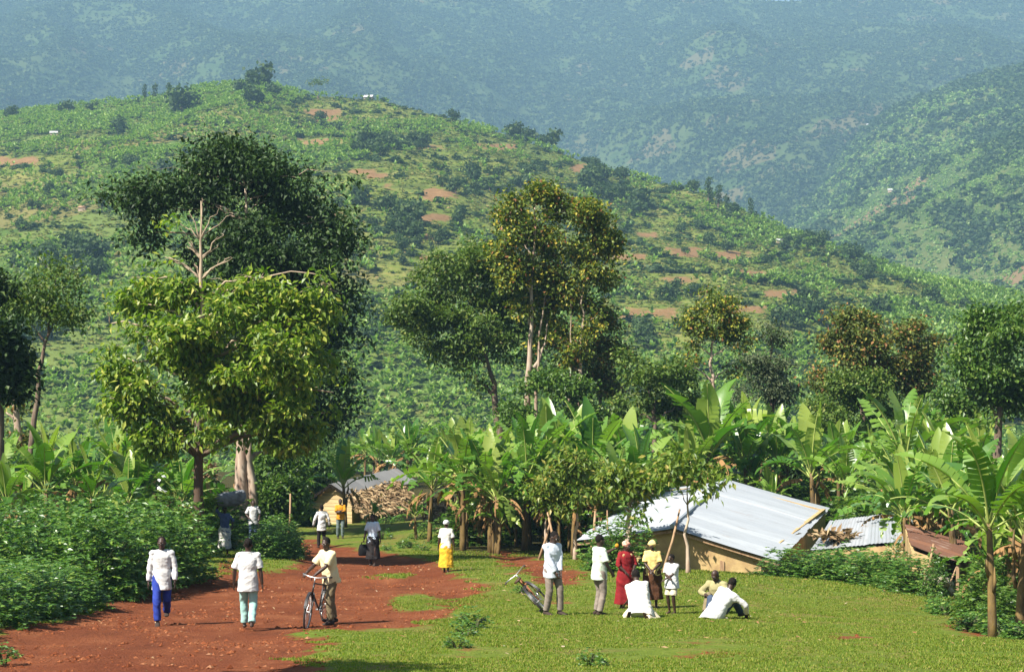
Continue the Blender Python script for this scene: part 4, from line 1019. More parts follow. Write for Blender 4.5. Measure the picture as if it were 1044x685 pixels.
for i in range(26):
    px = random.uniform(60, 186); d = random.uniform(47, 66); p = at(px, d)
    if px < 75 and d > 52: continue
    bush(p, random.uniform(.9, 1.25), 'leafy bush deep inside the left hedge, only its top showing', 'hedge bushes left of the track', .95)
for px, d in ((188, 56), (192, 59), (186, 62)):
    bush(at(px, d), random.uniform(.9, 1.05), 'tall leafy bush at the far end of the left hedge, by the woman', 'hedge bushes left of the track', 1.25)
for px, d in ((266, 60.2), (276, 61), (288, 61.5), (270, 63), (276, 64), (286, 65), (292, 63.5), (284, 68)):
    bush(at(px, d), random.uniform(.72, .98), 'leafy bush in the short hedge right of the man seen from behind', 'bushes of the short hedge across the path gap', 1.0)
for px, d in ((800, 52.5), (815, 52.5), (830, 52), (846, 51.6), (862, 51.2), (878, 50.4), (894, 49.6), (910, 48.8), (925, 48), (938, 47), (822, 54), (852, 53.4), (884, 52), (915, 50.5), (900, 51), (868, 53), (838, 54)):
    bush(at(px, d, -.1), random.uniform(.8, 1.05), 'low leafy bush in the row below the tin roofs at right', 'bushes below the right roofs', .68)
bush(at(914, 49.5), .42, 'taller leafy weed rising in front of the pale and rusty roofs', None, 2.2, 'weed', 'plant')
bush(at(952, 46), .4, 'dark leafy plant in front of the rusty roof', None, 2.0, 'weed', 'plant')
bush(at(624, 53), .85, 'bright green bush behind the man in pale green shirt', None, 1.0)
bush(at(633, 53.2), 1.15, 'bright green bush beside the thick pale trunk at the house corner', None, 1.05)
UM = [bush_mesh(430 + i, 420, 1.1, 1.7, .2) for i in range(3)]
for me, sm in UM: me.materials[0] = m_lf_mid
def under(n, px0, px1, d0, d1, s0, s1, label, group):
    for _ in range(n):
        px = random.uniform(px0, px1); d = random.uniform(d0, d1); v = random.choice(UM); s = random.uniform(s0, s1)
        r = thing('undergrowth_shrub', label, 'shrub', at(px, d), random.uniform(0, 6.3), (s, s, s * random.uniform(.8, 1.2)), group); link('foliage', v[0], r); link('stem', v[1], r)
under(26, 466, 650, 69, 80, .7, 1.1, 'shady shrub under the bananas of the central grove', 'undergrowth of the central grove')
under(30, 850, 1000, 66, 84, .9, 1.4, 'shady shrub under the bananas of the right grove', 'undergrowth of the right grove')
under(18, 660, 850, 73, 84, .9, 1.4, 'shady shrub behind the tin roof', 'undergrowth behind the tin roof')
under(14, 992, 1060, 37, 46, .4, .7, 'shady shrub under the right foreground bananas', 'undergrowth of the right bananas')
under(20, -20, 230, 66, 86, .9, 1.4, 'shady shrub in the garden behind the left hedge', 'undergrowth of the left garden')
under(10, 268, 302, 80, 100, 1.0, 1.6, 'leafy shrub between the pale fluted trunk and the plank house', 'shrubs left of the plank house')
# weeds on the grass
WM = bush_mesh(450, 60, .5, .5, .12)
for px, py, s, lb, g in ((482, 640, .8, 'leafy green weed at the bare hole in the grass', None), (474, 648, .55, 'small weed left of the bare hole in the grass', None), (466, 660, .5, 'low weed on the near lip of the bare hole', None), (532, 604, .5, 'small weed on the grass left of the lying bicycle', None), (4, 672, .5, 'weed at the lower left corner beside the track', None),
                         (602, 678, .5, 'small weed at the bottom edge of the grass', None)):
    p = hit(px, py); r = thing('weed', lb, 'weed', p, random.uniform(0, 6), s); link('foliage', WM[0], r); link('stem', WM[1], r)
for i in range(16):
    px = random.uniform(945, 1050); d = np.interp(px, [945, 985, 1050], [44.5, 37.5, 31]) + random.uniform(-.6, 1.8)
    r = thing('weed', 'low weed in the rough patch under the right foreground bananas', 'weed', at(px, d), random.uniform(0, 6), random.uniform(.45, .9), 'weeds under the right bananas'); link('foliage', WM[0], r); link('stem', WM[1], r)
for i in range(16):
    px = random.choice([random.uniform(322, 400), random.uniform(400, 470)]); d = random.uniform(66, 92)
    p = at(px, d)
    if earth_field(np.array([p.x]), np.array([p.y]))[0] > -.2: continue
    r = thing('weed', 'grassy weed on the verge in front of the plank house', 'weed', p, random.uniform(0, 6), random.uniform(.5, 1.0), 'weeds before the plank house'); link('foliage', WM[0], r); link('stem', WM[1], r)
# ------------------------------------------------------------------ houses
def tin(name, c1, c2, c3, rough=.45, metal=.35, rust=.25):
    m, nt, N, L = mat(name)
    co = ocoord(nt); uv = N.new('ShaderNodeUVMap'); 
    st = N.new('ShaderNodeAttribute'); st.attribute_name = 'sheet'     # sheet number along the roof
    wn = N.new('ShaderNodeTexWhiteNoise'); wn.noise_dimensions = '1D'; L.new(st.outputs['Fac'], wn.inputs['W'])
    ac = N.new('ShaderNodeAttribute'); ac.attribute_name = 'along'
    dn = N.new('ShaderNodeAttribute'); dn.attribute_name = 'down'
    cv = N.new('ShaderNodeCombineXYZ'); L.new(math_(nt, 'MULTIPLY', ac.outputs['Fac'], 3.0), cv.inputs[0]); L.new(math_(nt, 'MULTIPLY', dn.outputs['Fac'], .5), cv.inputs[1])
    n1 = noise(nt, 2.0, 5, .65, cv.outputs[0]); n2 = noise(nt, .7, 4, .6, co); n3 = noise(nt, 9, 4, .6, co)
    col = mixc(nt, wn.outputs['Value'], c1, c2)
    col = mixc(nt, sub_ramp(nt, n1, .45, .75), col, tuple(q * .72 for q in c1))
    rf = math_(nt, 'ADD', math_(nt, 'MULTIPLY', n1, .5), math_(nt, 'MULTIPLY', n2, .5))
    col = mixc(nt, sub_ramp(nt, rf, .66 - rust, .74 - rust * .4), col, c3)
    p = principled(nt, col, math_(nt, 'ADD', rough, math_(nt, 'MULTIPLY', n3, .25)), metal, .4, n3, .1)
    out(nt, p); return m
m_tin = tin('tin_sheet', (.38, .405, .425), (.30, .325, .35), (.27, .22, .18), .45, .25, .065)
m_tin2 = tin('tin_sheet_old', (.36, .37, .385), (.28, .30, .32), (.27, .2, .14), .5, .2, .10)
m_tin3 = tin('tin_sheet_grey', (.17, .17, .168), (.13, .13, .13), (.16, .12, .09), .5, .2, .05)
m_rust = tin('rusty_sheet', (.14, .06, .03), (.075, .034, .02), (.30, .24, .20), .7, .1, .12)
m_mud = simple('mud_plaster', (.50, .36, .17), (.36, .24, .12), 3, .95, .05, .5)
m_plank = simple('pale_planks', (.60, .46, .24), (.44, .31, .16), 4, .8, .1, .3, stretch=(.3, .3, 3))
m_white = simple('lime_wash', (.62, .52, .36), (.48, .38, .24), 2.5, .9, .1)
m_dark = simple('dark_opening', (.012, .010, .008), (.02, .016, .012), 4, .9, .05)
m_thatch = leaf_mat('dry_thatch', [(0, (.12, .075, .04)), (.5, (.24, .16, .085)), (1, (.44, .33, .19))], .1, rough=.85, spec=.1)
m_stone = simple('pale_stone', (.55, .48, .36), (.38, .31, .22), 6, .9)
m_yellow = simple('yellow_plastic', (.62, .36, .03), (.45, .24, .03), 6, .6)
m_cloth_w = simple('white_cloth', (.78, .78, .76), (.70, .70, .70), 5, .9, .1)

def corrug(name, p00, p10, p11, p01, m, parent, pitch=.11, amp=.018, sheet=.8, nd=8, sag=.03, thick=.006):
    """corrugated roofing; p00-p10 runs along the ridge, p00-p01 down the slope"""
    p00, p10, p11, p01 = [np.array(q, float) for q in (p00, p10, p11, p01)]
    ln = np.linalg.norm(p10 - p00); nu = int(ln / pitch * 4)
    u = np.linspace(0, 1, nu + 1); v = np.linspace(0, 1, nd + 1)
    U, V = np.meshgrid(u, v)
    Q = ((1 - U) * (1 - V))[..., None] * p00 + (U * (1 - V))[..., None] * p10 + (U * V)[..., None] * p11 + ((1 - U) * V)[..., None] * p01
    nrm = np.cross(p10 - p00, p01 - p00); nrm /= np.linalg.norm(nrm)
    if nrm[2] < 0: nrm = -nrm
    sh = np.floor(U * ln / sheet + .0001); 
    lift = amp * np.sin(U * ln / pitch * 2 * PI) + (_hash(sh, sh * 0 + 3, 7) - .5) * .05 - sag * np.sin(U * PI * 2 + 1) * np.sin(V * PI)
    # lower ends of the sheets are not cut to one line
    dwn = (p01 - p00) / np.linalg.norm(p01 - p00)
    jag = (_hash(sh, sh * 0 + 9, 5) - .5) * .16 * (V > .99) * .3
    Q = Q + lift[..., None] * nrm + jag[..., None] * dwn
    n1 = nu + 1; i0 = (np.arange(nd)[:, None] * n1 + np.arange(nu)[None]).ravel()
    f = np.stack([i0, i0 + 1, i0 + n1 + 1, i0 + n1], 1)
    at2 = {'sheet': sh.ravel(), 'along': (U * ln).ravel(), 'down': (V * np.linalg.norm(p01 - p00)).ravel()}
    return link(name, np_mesh(name, Q.reshape(-1, 3), [f], m, None, False, at2), parent)

def wall_quad(mb, a, b, z0, za, zb, t=.14, mi=0):
    """upright wall from a to b (xy), its top running from za to zb"""
    a = np.array(a, float); b = np.array(b, float); d = b - a; n = np.array([-d[1], d[0]]) / np.linalg.norm(d) * t / 2
    v = []
    for s in (-1, 1):
        v += [(*(a + n * s), z0), (*(b + n * s), z0), (*(b + n * s), zb), (*(a + n * s), za)]
    mb.add(v, [(0, 1, 2, 3), (7, 6, 5, 4), (0, 4, 5, 1), (1, 5, 6, 2), (2, 6, 7, 3), (3, 7, 4, 0)], mi)

# --- the tin roofed mud house
A = P(685, 537, 56); Dd = P(742, 489, 70); B = P(794, 571, 55.2); C = P(846, 518, 69.2); E = P(588, 550, 56.9)
G = E + (Dd - A)
h = thing('mud_house', 'mud walled house with a wide pale corrugated tin gable roof, sunk below the grass', 'house', (0, 0, 0))
corrug('roof', A, Dd, C, B, m_tin, h); corrug('roof', A + Vector((0, 0, -.03)), Dd + Vector((0, 0, -.03)), G, E, m_tin, h)
rc = MB(); rc.tube([A + Vector((0, 0, .03)), Dd + Vector((0, 0, .03))], .07, 6); rc.build('ridge_cap', m_tin, h)
ax = (Dd - A).normalized()
def inb(p, along, inw): return p + ax * along + (Vector((A.x, A.y, p.z)) - Vector((p.x, p.y, p.z))).normalized() * inw
fb, fe, fa = inb(B, .35, .55), inb(E, .35, .5), A + ax * .35
bb, be, ba = inb(C, -.8, .55), inb(G, -.8, .5), Dd - ax * .8
z0 = -8.9
w_ = MB()
wall_quad(w_, (fb.x, fb.y), (fa.x, fa.y), z0, B.z + .05, A.z - .1); wall_quad(w_, (fa.x, fa.y), (fe.x, fe.y), z0, A.z - .1, E.z + .05)
wall_quad(w_, (bb.x, bb.y), (ba.x, ba.y), z0, C.z + .05, Dd.z - .1); wall_quad(w_, (ba.x, ba.y), (be.x, be.y), z0, Dd.z - .1, G.z + .05)
wall_quad(w_, (fb.x, fb.y), (bb.x, bb.y), z0, B.z + .1, C.z + .1); wall_quad(w_, (fe.x, fe.y), (be.x, be.y), z0, E.z - .06, G.z - .06)
w_.build('wall', m_mud, h)
q = fb.lerp(fa, .35); dr = MB(); wall_quad(dr, (fb.lerp(fa, .42).x, fb.lerp(fa, .42).y - .06), (fb.lerp(fa, .47).x, fb.lerp(fa, .47).y - .06), z0, -6.75, -6.72, .10); dr.build('post', m_stake, h)
q1 = fb.lerp(fa, .14); dr = MB(); wall_quad(dr, (q1.x, q1.y - .06), (fb.lerp(fa, .22).x, fb.lerp(fa, .22).y - .06), z0, -7.15, -7.1, .06); dr.build('door', m_stake, h)
for a_, b_ in ((A, B), (A, E), (Dd, C), (Dd, G)):
    rb = MB(); rb.bar(Vector(a_) + ax * (.12 if a_ is A else -.12) - Vector((0, 0, .15)), Vector(b_) + ax * (.12 if a_ is A else -.12) - Vector((0, 0, .15)), .06, .07); rb.build('rafter', m_stake, h)

# --- the pale lean-to
h = thing('lean_to', 'low shed with a pale patched tin roof between the mud house and the rusty roof', 'shed', (0, 0, 0))
a, b_, c, d_ = P(846, 530, 63), P(927, 522, 61), P(938, 551, 57.4), P(826, 560, 59)
corrug('roof', a, b_, c, d_, m_tin2, h, .11, .010)
a2, b2 = P(887, 526, 62.4), P(925, 519.5, 61.4)
corrug('roof_sheet', a2, b2, b2.lerp(c, .33) + Vector((0, 0, .1)), a2.lerp(Vector(d_), .25) + Vector((0, 0, .1)), m_tin2, h, .11, .010)
w_ = MB()
for s, e in ((a, b_), (b_, c), (c, d_), (d_, a)):
    ctr = (Vector(a) + Vector(b_) + Vector(c) + Vector(d_)) / 4
    s2 = Vector(s).lerp(ctr, .07); e2 = Vector(e).lerp(ctr, .07)
    wall_quad(w_, (s2.x, s2.y), (e2.x, e2.y), -9.2, s2.z - .1, e2.z - .1, .12)
w_.build('wall', m_mud, h)
rng = np.random.default_rng(5)
pc = P(851, 548, 59.5) + Vector((0, 0, .08)); n = 260
c0 = np.array(pc) + rng.normal(size=(n, 3)) * [.30, .22, .05]; dv = rng.normal(size=(n, 3)) * [1, 1, .25]; dv /= np.linalg.norm(dv, axis=1)[:, None]
V, f = leafquads(rng, c0, dv, .35, .07); th = link('straw_heap', np_mesh('straw_heap', V, [f], m_thatch)); tag(th, 'heap of dry yellow leaves lying on the pale patched tin roof', 'straw heap')
# --- the rusty shed
h = thing('rusty_shed', 'small shed with a rusty brown corrugated roof under the right bananas', 'shed', (0, 0, 0))
a, b_, c, d_ = P(922, 533, 52.5), P(990, 553, 50.8), P(978, 574, 47.6), P(929, 557, 49.0)
corrug('roof', a, d_, c, b_, m_rust, h, .13, .022, .55, 10)
ctr = (a + b_ + c + d_) / 4
w_ = MB()
for s, e in ((a, b_), (d_, a), (d_, c)):
    s2 = Vector(s).lerp(ctr, .1); e2 = Vector(e).lerp(ctr, .1)
    if s is d_ and e is c: e2 = s2.lerp(e2, .45)
    wall_quad(w_, (s2.x, s2.y), (e2.x, e2.y), -8.4, s2.z - .12, e2.z - .12, .12)
w_.build('wall', m_mud, h)
for q in (Vector(c).lerp(ctr, .12), Vector(b_).lerp(ctr, .12)):
    ps = MB(); ps.tube([(q.x, q.y, -8.2), (q.x + .05, q.y, q.z - .05)], .05, 6); ps.build('post', m_stake, h)
for i in range(9):
    px, py = random.uniform(946, 966), random.uniform(588, 602); d = 46.3 + random.uniform(-.4, .6); p = at(px, d)
    mb = MB(); rng = np.random.default_rng(900 + i); mb.ball((0, 0, .08), (.16, .13, .12), 8, 6)
    v = mb.v[0]; mb.v[0] = v * (1 + rng.normal(0, .09, (len(v), 1)))
    o = mb.build('stone', m_stone, None, False, loc=p + Vector((0, 0, (i % 3) * .13)), rot=random.uniform(0, 6)); o.scale = (random.uniform(.8, 1.5),) * 3
    tag(o, 'rough pale stone in the pile below the rusty roof', 'stone', 'stones below the rusty roof')
# --- the plank house and its thatched lean-to
h = thing('plank_house', 'small plank walled house with a grey tin gable roof where the track ends', 'house', (0, 0, 0))
A = P(337, 493, 92); Dd = P(405, 477, 102.5); R1 = P(360, 508, 91.4); L1 = P(311, 511, 92.4)
v = Dd - A; R2 = R1 + v; L2 = L1 + v; ax = v.normalized()
corrug('roof', A, Dd, R2, R1, m_tin3, h); corrug('roof', A, Dd, L2, L1, m_tin3, h)
fr, fl, fa = R1 + ax * .35 + Vector((-.16, 0, 0)), L1 + ax * .35 + Vector((.2, 0, 0)), A + ax * .35
br, bl, ba = fr + v * .93, fl + v * .93, fa + v * .93
zb = g1(fl.x, fl.y) - .3
w_ = MB()
n = 13; H0 = fa.z - .05 - zb                    # weather boards, each lapped over the one below
for i in range(n):
    z0_, z1_ = zb + H0 * i / n, zb + H0 * (i + 1) / n - .012
    def cut(z): return max(0, min(1, (z - (fl.z + .03)) / (fa.z - fl.z)))
    t = cut(z1_); l = Vector((fl.x, fl.y, 0)).lerp(Vector((fa.x, fa.y, 0)), t); r = Vector((fr.x, fr.y, 0)).lerp(Vector((fa.x, fa.y, 0)), t)
    if (r - l).length < .1: continue
    off = -.012 * (i % 2) - random.uniform(0, .02)
    wall_quad(w_, (l.x, l.y + off), (r.x, r.y + off), z0_, z1_, z1_ - .004, .05)
wall_quad(w_, (fr.x, fr.y + .05), (br.x, br.y), zb - .3, fr.z, br.z, .08); wall_quad(w_, (fl.x, fl.y + .05), (bl.x, bl.y), zb - .3, fl.z, bl.z, .08)
w_.build('wall', m_plank, h)
rb = MB()
for a_, b_ in ((A, R1), (A, L1)): rb.bar(a_ - Vector((0, .05, .07)), b_ - Vector((0, .05, .07)), .06, .12)
rb.build('bargeboard', m_dark, h)
def thatch(name, pts, m, parent, n, th, seed, L=.45):
    rng = np.random.default_rng(seed); p = [np.array(q, float) for q in pts]
    u = rng.uniform(-.03, 1.03, (n, 1)); v = rng.uniform(0, 1.05, (n, 1))
    c = (1 - u) * (1 - v) * p[0] + u * (1 - v) * p[1] + u * v * p[2] + (1 - u) * v * p[3]
    c = c + rng.normal(size=(n, 3)) * [.1, .1, th * .4]
    dn = (p[3] - p[0] + p[2] - p[1]); dn /= np.linalg.norm(dn)
    dv = dn + rng.normal(size=(n, 3)) * [.55, .55, .3]; dv /= np.linalg.norm(dv, axis=1)[:, None]
    V, f = leafquads(rng, c, dv, L, L * .17)
    k = len(V); sl = np.array([q - [0, 0, .06] for q in p] + [q - [0, 0, .10] for q in p])
    ff = np.array([(0, 1, 2, 3), (7, 6, 5, 4), (0, 4, 5, 1), (1, 5, 6, 2), (2, 6, 7, 3), (3, 7, 4, 0)]) + k
    return link(name, np_mesh(name, np.concatenate([V, sl]), [f, ff], m), parent)
h = thing('thatched_lean_to', 'lean-to roofed with shaggy dry banana thatch against the plank house', 'shed', (0, 0, 0))
T0, T1, T2, T3 = P(356, 503, 91.2), P(402, 491, 99), P(432, 516, 97), P(372, 524, 88.5)
thatch('roof', (T0, T1, T2, T3), m_thatch, h, 2600, .14, 31)
w_ = MB(); s, e = Vector(T3).lerp(Vector(T2), .30), Vector(T3).lerp(Vector(T2), .97)
wall_quad(w_, (s.x, s.y + .45), (e.x, e.y + .3), zb - .8, s.z - .75, e.z - .55, .1); w_.build('wall', m_white, h)
for t in (.02, .5, .98):
    q = Vector(T3).lerp(Vector(T2), t); ps = MB(); ps.tube([(q.x, q.y + .3, zb - .8), (q.x, q.y + .3, q.z - .08)], .05, 6); ps.build('post', m_stake, h)
h = thing('open_shelter', 'open pole shelter with a ragged thatch roof at the left end of the grove', 'shelter', (0, 0, 0))
T0, T1, T2, T3 = P(436, 508, 88), P(474, 507, 88), P(480, 526, 84.5), P(436, 528, 84.5)
thatch('roof', (T0, T1, T2, T3), m_thatch, h, 1300, .12, 32)
for q in (T0, T1, T2, T3):
    q = Vector(q); ps = MB(); ps.tube([(q.x, q.y, g1(q.x, q.y) - .3), (q.x, q.y, q.z - .05)], .05, 6); ps.build('post', m_stake, h)
for px, lb in ((468, 'white cloth hanging under the open thatched shelter'), (474, 'second white rag hanging at the right post of the shelter')):
    p = P(px, 517, 84.2); v = []; f = []
    for i in range(7):
        for j in range(5): v.append((p.x + (j - 2) * .075, p.y + .05 * math.sin(j * 1.9 + i * .3), p.z - i * .1 + .02 * math.sin(j * 2)))
    for i in range(6):
        for j in range(4): f.append((i * 5 + j, i * 5 + j + 1, i * 5 + j + 6, i * 5 + j + 5))
    mb = MB(); mb.add(v, f); mb.add([(a_, b_ + .03, c_) for a_, b_, c_ in v], [q[::-1] for q in f]); tag(mb.build('cloth', m_cloth_w, None, True), lb, 'cloth')
p = at(477, 78); mb = MB(); mb.tube([(0, 0, 0), (0, 0, .1), (0, 0, .42), (0, 0, .5), (.08, 0, .56), (.08, 0, .62)], [.2, .24, .24, .17, .06, .05], 10)
tag(mb.build('jerrycan', m_yellow, None, True, loc=p), 'yellow plastic container on the ground below the open shelter', 'container')
for i in range(3):
    p = at(463 + i * 4, 77.5 + i * .2); mb = MB(); mb.bar((-.9, 0, .08 + i * .03), (.9, .25, .12 + i * .04), .16, .05)
    tag(mb.build('plank', m_stake, None, loc=p, rot=.1 * i), 'weathered plank lying before the open shelter', 'plank', 'planks before the shelter')
# --- the little hut behind the left hedge
h = thing('mud_hut', 'tan mud hut half hidden behind the left hedge and the dark trunk', 'hut', (0, 0, 0))
T0, T1, T2, T3 = P(181, 472, 76), P(214, 471, 76), P(218, 483, 73.4), P(178, 484, 73.4)
thatch('roof', (T0, T1, T2, T3), m_thatch, h, 700, .1, 33, .4)
w_ = MB(); wall_quad(w_, (T3[0] + .2, 74), (T2[0] - .2, 74), g1(T3[0], 74) - .4, T3[2] + .0, T2[2] + .0, .12); wall_quad(w_, (T0[0] + .2, 75.7), (T1[0] - .2, 75.7), g1(T3[0], 75) - .4, T0[2], T1[2], .12); w_.build('wall', m_mud, h)
p = P(166, 481, 70); v = []; f = []
for i in range(8):
    for j in range(5): v.append((p.x + (j - 2) * .11, p.y + .06 * math.sin(j * 1.7 + i * .4), p.z - i * .11))
for i in range(7):
    for j in range(4): f.append((i * 5 + j, i * 5 + j + 1, i * 5 + j + 6, i * 5 + j + 5))
mb = MB(); mb.add(v, f); mb.add([(a_, b_ + .03, c_) for a_, b_, c_ in v], [q[::-1] for q in f]); tag(mb.build('cloth', m_cloth_w, None, True), 'white cloth hanging behind the left hedge beside an orange stem', 'cloth')
# --- tiny houses far up on the slopes
m_farwall = simple('far_wall', (.45, .36, .26), (.35, .27, .19), .3, .9); m_farroof = simple('far_tin', (.50, .50, .50), (.4, .4, .4), .3, .5); m_farth = simple('far_thatch', (.35, .22, .13), (.28, .17, .1), .3, .9)
for px, py, fn, w, m, lb in ((376, 102, H_MAIN, 12, m_farroof, 'white roofed house on the top of the hill ridge'), (55, 139, H_MAIN, 10, m_farroof, 'small white roofed house high on the left slope'), (82, 172, H_MAIN, 6, m_farroof, 'tiny white roofed house in the left banana gardens'), (84, 215, H_MAIN, 10, m_farth, 'brown thatched house on the left slope'),
        (795, 248, H_MAIN, 9, m_farroof, 'pale roofed house low on the right shoulder of the hill'), (886, 121, H_SPUR, 6, m_farroof, 'bright white house near the crest of the far spur'), (903, 128, H_SPUR, 6, m_farroof, 'pale house just below the bright one on the far spur'), (862, 150, H_SPUR, 6, m_farroof, 'pale house farther down the left edge of the far spur'), (908, 196, H_LOW, 7, m_farroof, 'lone white roofed house on the lower spur'), (940, 184, H_LOW, 7, m_farth, 'brown roofed house on the lower spur'), (1000, 292, H_MAIN, 10, m_farth, 'brown house at the right end of the hill ridge')):
    p = hill_at(px, py, fn); s = w * p.y / F
    h = thing('hill_house', lb, 'house', p, random.uniform(-.4, .4), None, 'houses on the far slopes')
    mb = MB(); s *= .75; mb.box((0, 0, s * .16), (s, s * .6, s * .6)); mb.build('wall', m_farwall, h)
    mb = MB(); v = [(-s * .56, -s * .4, s * .38), (s * .56, -s * .4, s * .38), (s * .56, 0, s * .66), (-s * .56, 0, s * .66), (-s * .56, s * .4, s * .38), (s * .56, s * .4, s * .38)]
    mb.add(v, [(0, 1, 2, 3), (3, 2, 5, 4), (0, 3, 4), (1, 5, 2), (0, 4, 5, 1)]); mb.build('roof', m, h)
# ------------------------------------------------------------------ stakes and poles
for a_, b_, r, lb in ((at(675, 52.2), P(693, 519, 52.6), .045, 'long bare pole leaning against the young tree before the tin roof'), (at(549, 62.5), P(562, 527, 62.8), .05, 'pale leaning stake at the grove front, left of the bent sapling'), (at(566, 62.2), P(558, 522, 62.6), .055, 'crooked pale stake crossing the leaning one at the grove front'),
        (at(600, 58.5), P(607, 521, 59), .06, 'thick pale stake before the left corner of the tin roof'), (P(612, 535, 59.2), P(606, 521, 59.1), .035, 'short stick propped on the thick stake by the tin roof'), (at(617, 58), P(619, 520, 58.4), .035, 'thin upright stick right of the thick stake'),
        (at(293, 72), P(296, 503, 72), .05, 'pale post standing in the shrubs right of the short hedge'), (P(952, 552, 46.5), at(938, 46.4), .03, 'thin stick leaning below the rusty roof'), (at(960, 46), P(975, 578, 46.5), .03, 'second thin stick leaning under the rusty roof near the bananas')):
    a_ = Vector(a_); b_ = Vector(b_); m_ = a_.lerp(b_, .5) + Vector((.05, 0, .03))
    mb = MB(); mb.tube([Vector((0, 0, -.05)), m_ - a_, b_ - a_], [r, r * .85, r * .6], 7)
    tag(mb.build('stake', m_stake, None, True, loc=a_), lb, 'stake')
# ------------------------------------------------------------------ people
m_skin = simple('skin', (.052, .027, .018), (.040, .020, .013), 12, .5, .4, .05)
m_hair = simple('hair', (.010, .008, .007), (.016, .013, .011), 60, .9, .1, .5)
m_eyew = simple('eye_white', (.6, .57, .52), (.55, .5, .46), 10, .3); m_iris = simple('iris', (.012, .008, .006), None, 10, .2); m_lip = simple('lips', (.075, .03, .026), None, 10, .45)
def cloth(name, c, c2=None, sc=7): return simple('cloth_' + name, c, c2 or tuple(q * .86 for q in c), sc, .9, .15, .15)
M_ = {k: cloth(k, *v) for k, v in dict(white=((.66, .66, .65), (.48, .47, .45), 4), white2=((.68, .65, .58), (.58, .55, .49)), blue_pale=((.55, .64, .72), (.42, .52, .62)), green_pale=((.60, .66, .54), (.52, .58, .46)), cream=((.72, .62, .38), (.62, .52, .30)), blue=((.03, .055, .30), (.022, .04, .22)), teal=((.33, .52, .47), (.26, .44, .40)), khaki=((.20, .16, .09), (.14, .11, .065)),
    grey=((.15, .135, .13), (.11, .10, .10)), taupe=((.24, .20, .165), (.19, .155, .13)), dark=((.03, .025, .025), (.02, .018, .018)), orange=((.62, .27, .02), (.5, .2, .02)), yellow=((.75, .45, .03), (.6, .28, .03), 16), greygreen=((.16, .20, .19), (.11, .14, .14)), red=((.24, .018, .02), (.17, .012, .015)), yellow_pale=((.72, .58, .22), (.6, .40, .14), 14),
    brown=((.10, .045, .022), (.07, .03, .016)), olive=((.33, .30, .15), (.27, .24, .12)), jeans=((.05, .07, .11), (.035, .05, .08)), scarf=((.72, .56, .42), (.5, .12, .08), 22), yscarf=((.78, .60, .26), (.66, .44, .14), 14), sand=((.66, .58, .42), (.56, .48, .33)), navy=((.10, .13, .26), (.06, .08, .17), 5), print=((.74, .70, .58), (.35, .36, .40), 14), shoe=((.05, .035, .028),), black=((.012, .012, .013),), gold=((.62, .42, .20),), sackgrey=((.22, .23, .25), (.13, .14, .16), 5), bluewhite=((.56, .60, .66), (.48, .52, .60)), oatmeal=((.60, .56, .48), (.50, .46, .39))).items()}

def frame_of(d):
    d = Vector(d).normalized(); return d
def ik(a, t, l1, l2, pole):
    a = Vector(a); t = Vector(t); v = t - a; ln = v.length
    mx = (l1 + l2) * .998
    if ln > mx: t = a + v * (mx / ln); v = t - a; ln = mx
    ca = max(-1, min(1, (l1 * l1 + ln * ln - l2 * l2) / (2 * l1 * ln))); x = v.normalized()
    p = Vector(pole); p = p - x * p.dot(x)
    if p.length < 1e-4: p = x.orthogonal()
    p.normalize(); an = math.acos(ca)
    return a + x * (math.cos(an) * l1) + p * (math.sin(an) * l1), t
def loft(mb, secs, n=16):
    """secs: (centre, side vector, depth vector) rings"""
    v = []; f = []
    for c, u, w in secs:
        c = Vector(c)
        for j in range(n):
            a = 2 * PI * j / n; ca, sa = math.cos(a), math.sin(a)
            e = .82                              # slightly squared
            v.append(c + u * (abs(ca) ** e * (1 if ca >= 0 else -1)) + w * (abs(sa) ** e * (1 if sa >= 0 else -1)))
    for i in range(len(secs) - 1):
        for j in range(n): f.append((i * n + j, i * n + (j + 1) % n, (i + 1) * n + (j + 1) % n, (i + 1) * n + j))
    f.append(tuple(range(n))[::-1]); f.append(tuple(range((len(secs) - 1) * n, len(secs) * n)))
    mb.add(v, f)
def solid(mb, name, m, parent, voxel, smooth=4, wrinkle=0, seed=0):
    me = mb.mesh('tmp', m, True); o = link('tmp', me)
    r = o.modifiers.new('r', 'REMESH'); r.mode = 'VOXEL'; r.voxel_size = voxel; r.use_smooth_shade = True
    if smooth:
        s = o.modifiers.new('s', 'SMOOTH'); s.iterations = smooth; s.factor = .5
    dg = bpy.context.evaluated_depsgraph_get(); dg.update()
    nm = bpy.data.meshes.new_from_object(o.evaluated_get(dg)); nm.name = name
    bpy.data.objects.remove(o)
    n = len(nm.vertices); co = np.empty(n * 3, np.float32); nm.vertices.foreach_get('co', co); co = co.reshape(-1, 3)
    if wrinkle:
        no = np.empty(n * 3, np.float32); nm.vertices.foreach_get('normal', no); no = no.reshape(-1, 3)
        h = fbm(co[:, 0] * 9 + co[:, 2] * 7 + seed, co[:, 1] * 9 - co[:, 2] * 11 + seed * 3, seed, 3) - .5
        co = co + no * (h * wrinkle * 2)[:, None]; nm.vertices.foreach_set('co', co.astype(np.float32).ravel())
    nm.polygons.foreach_set('use_smooth', np.ones(len(nm.polygons), bool))
    if not nm.materials: nm.materials.append(m)
    nm.update(); return link(name, nm, parent)

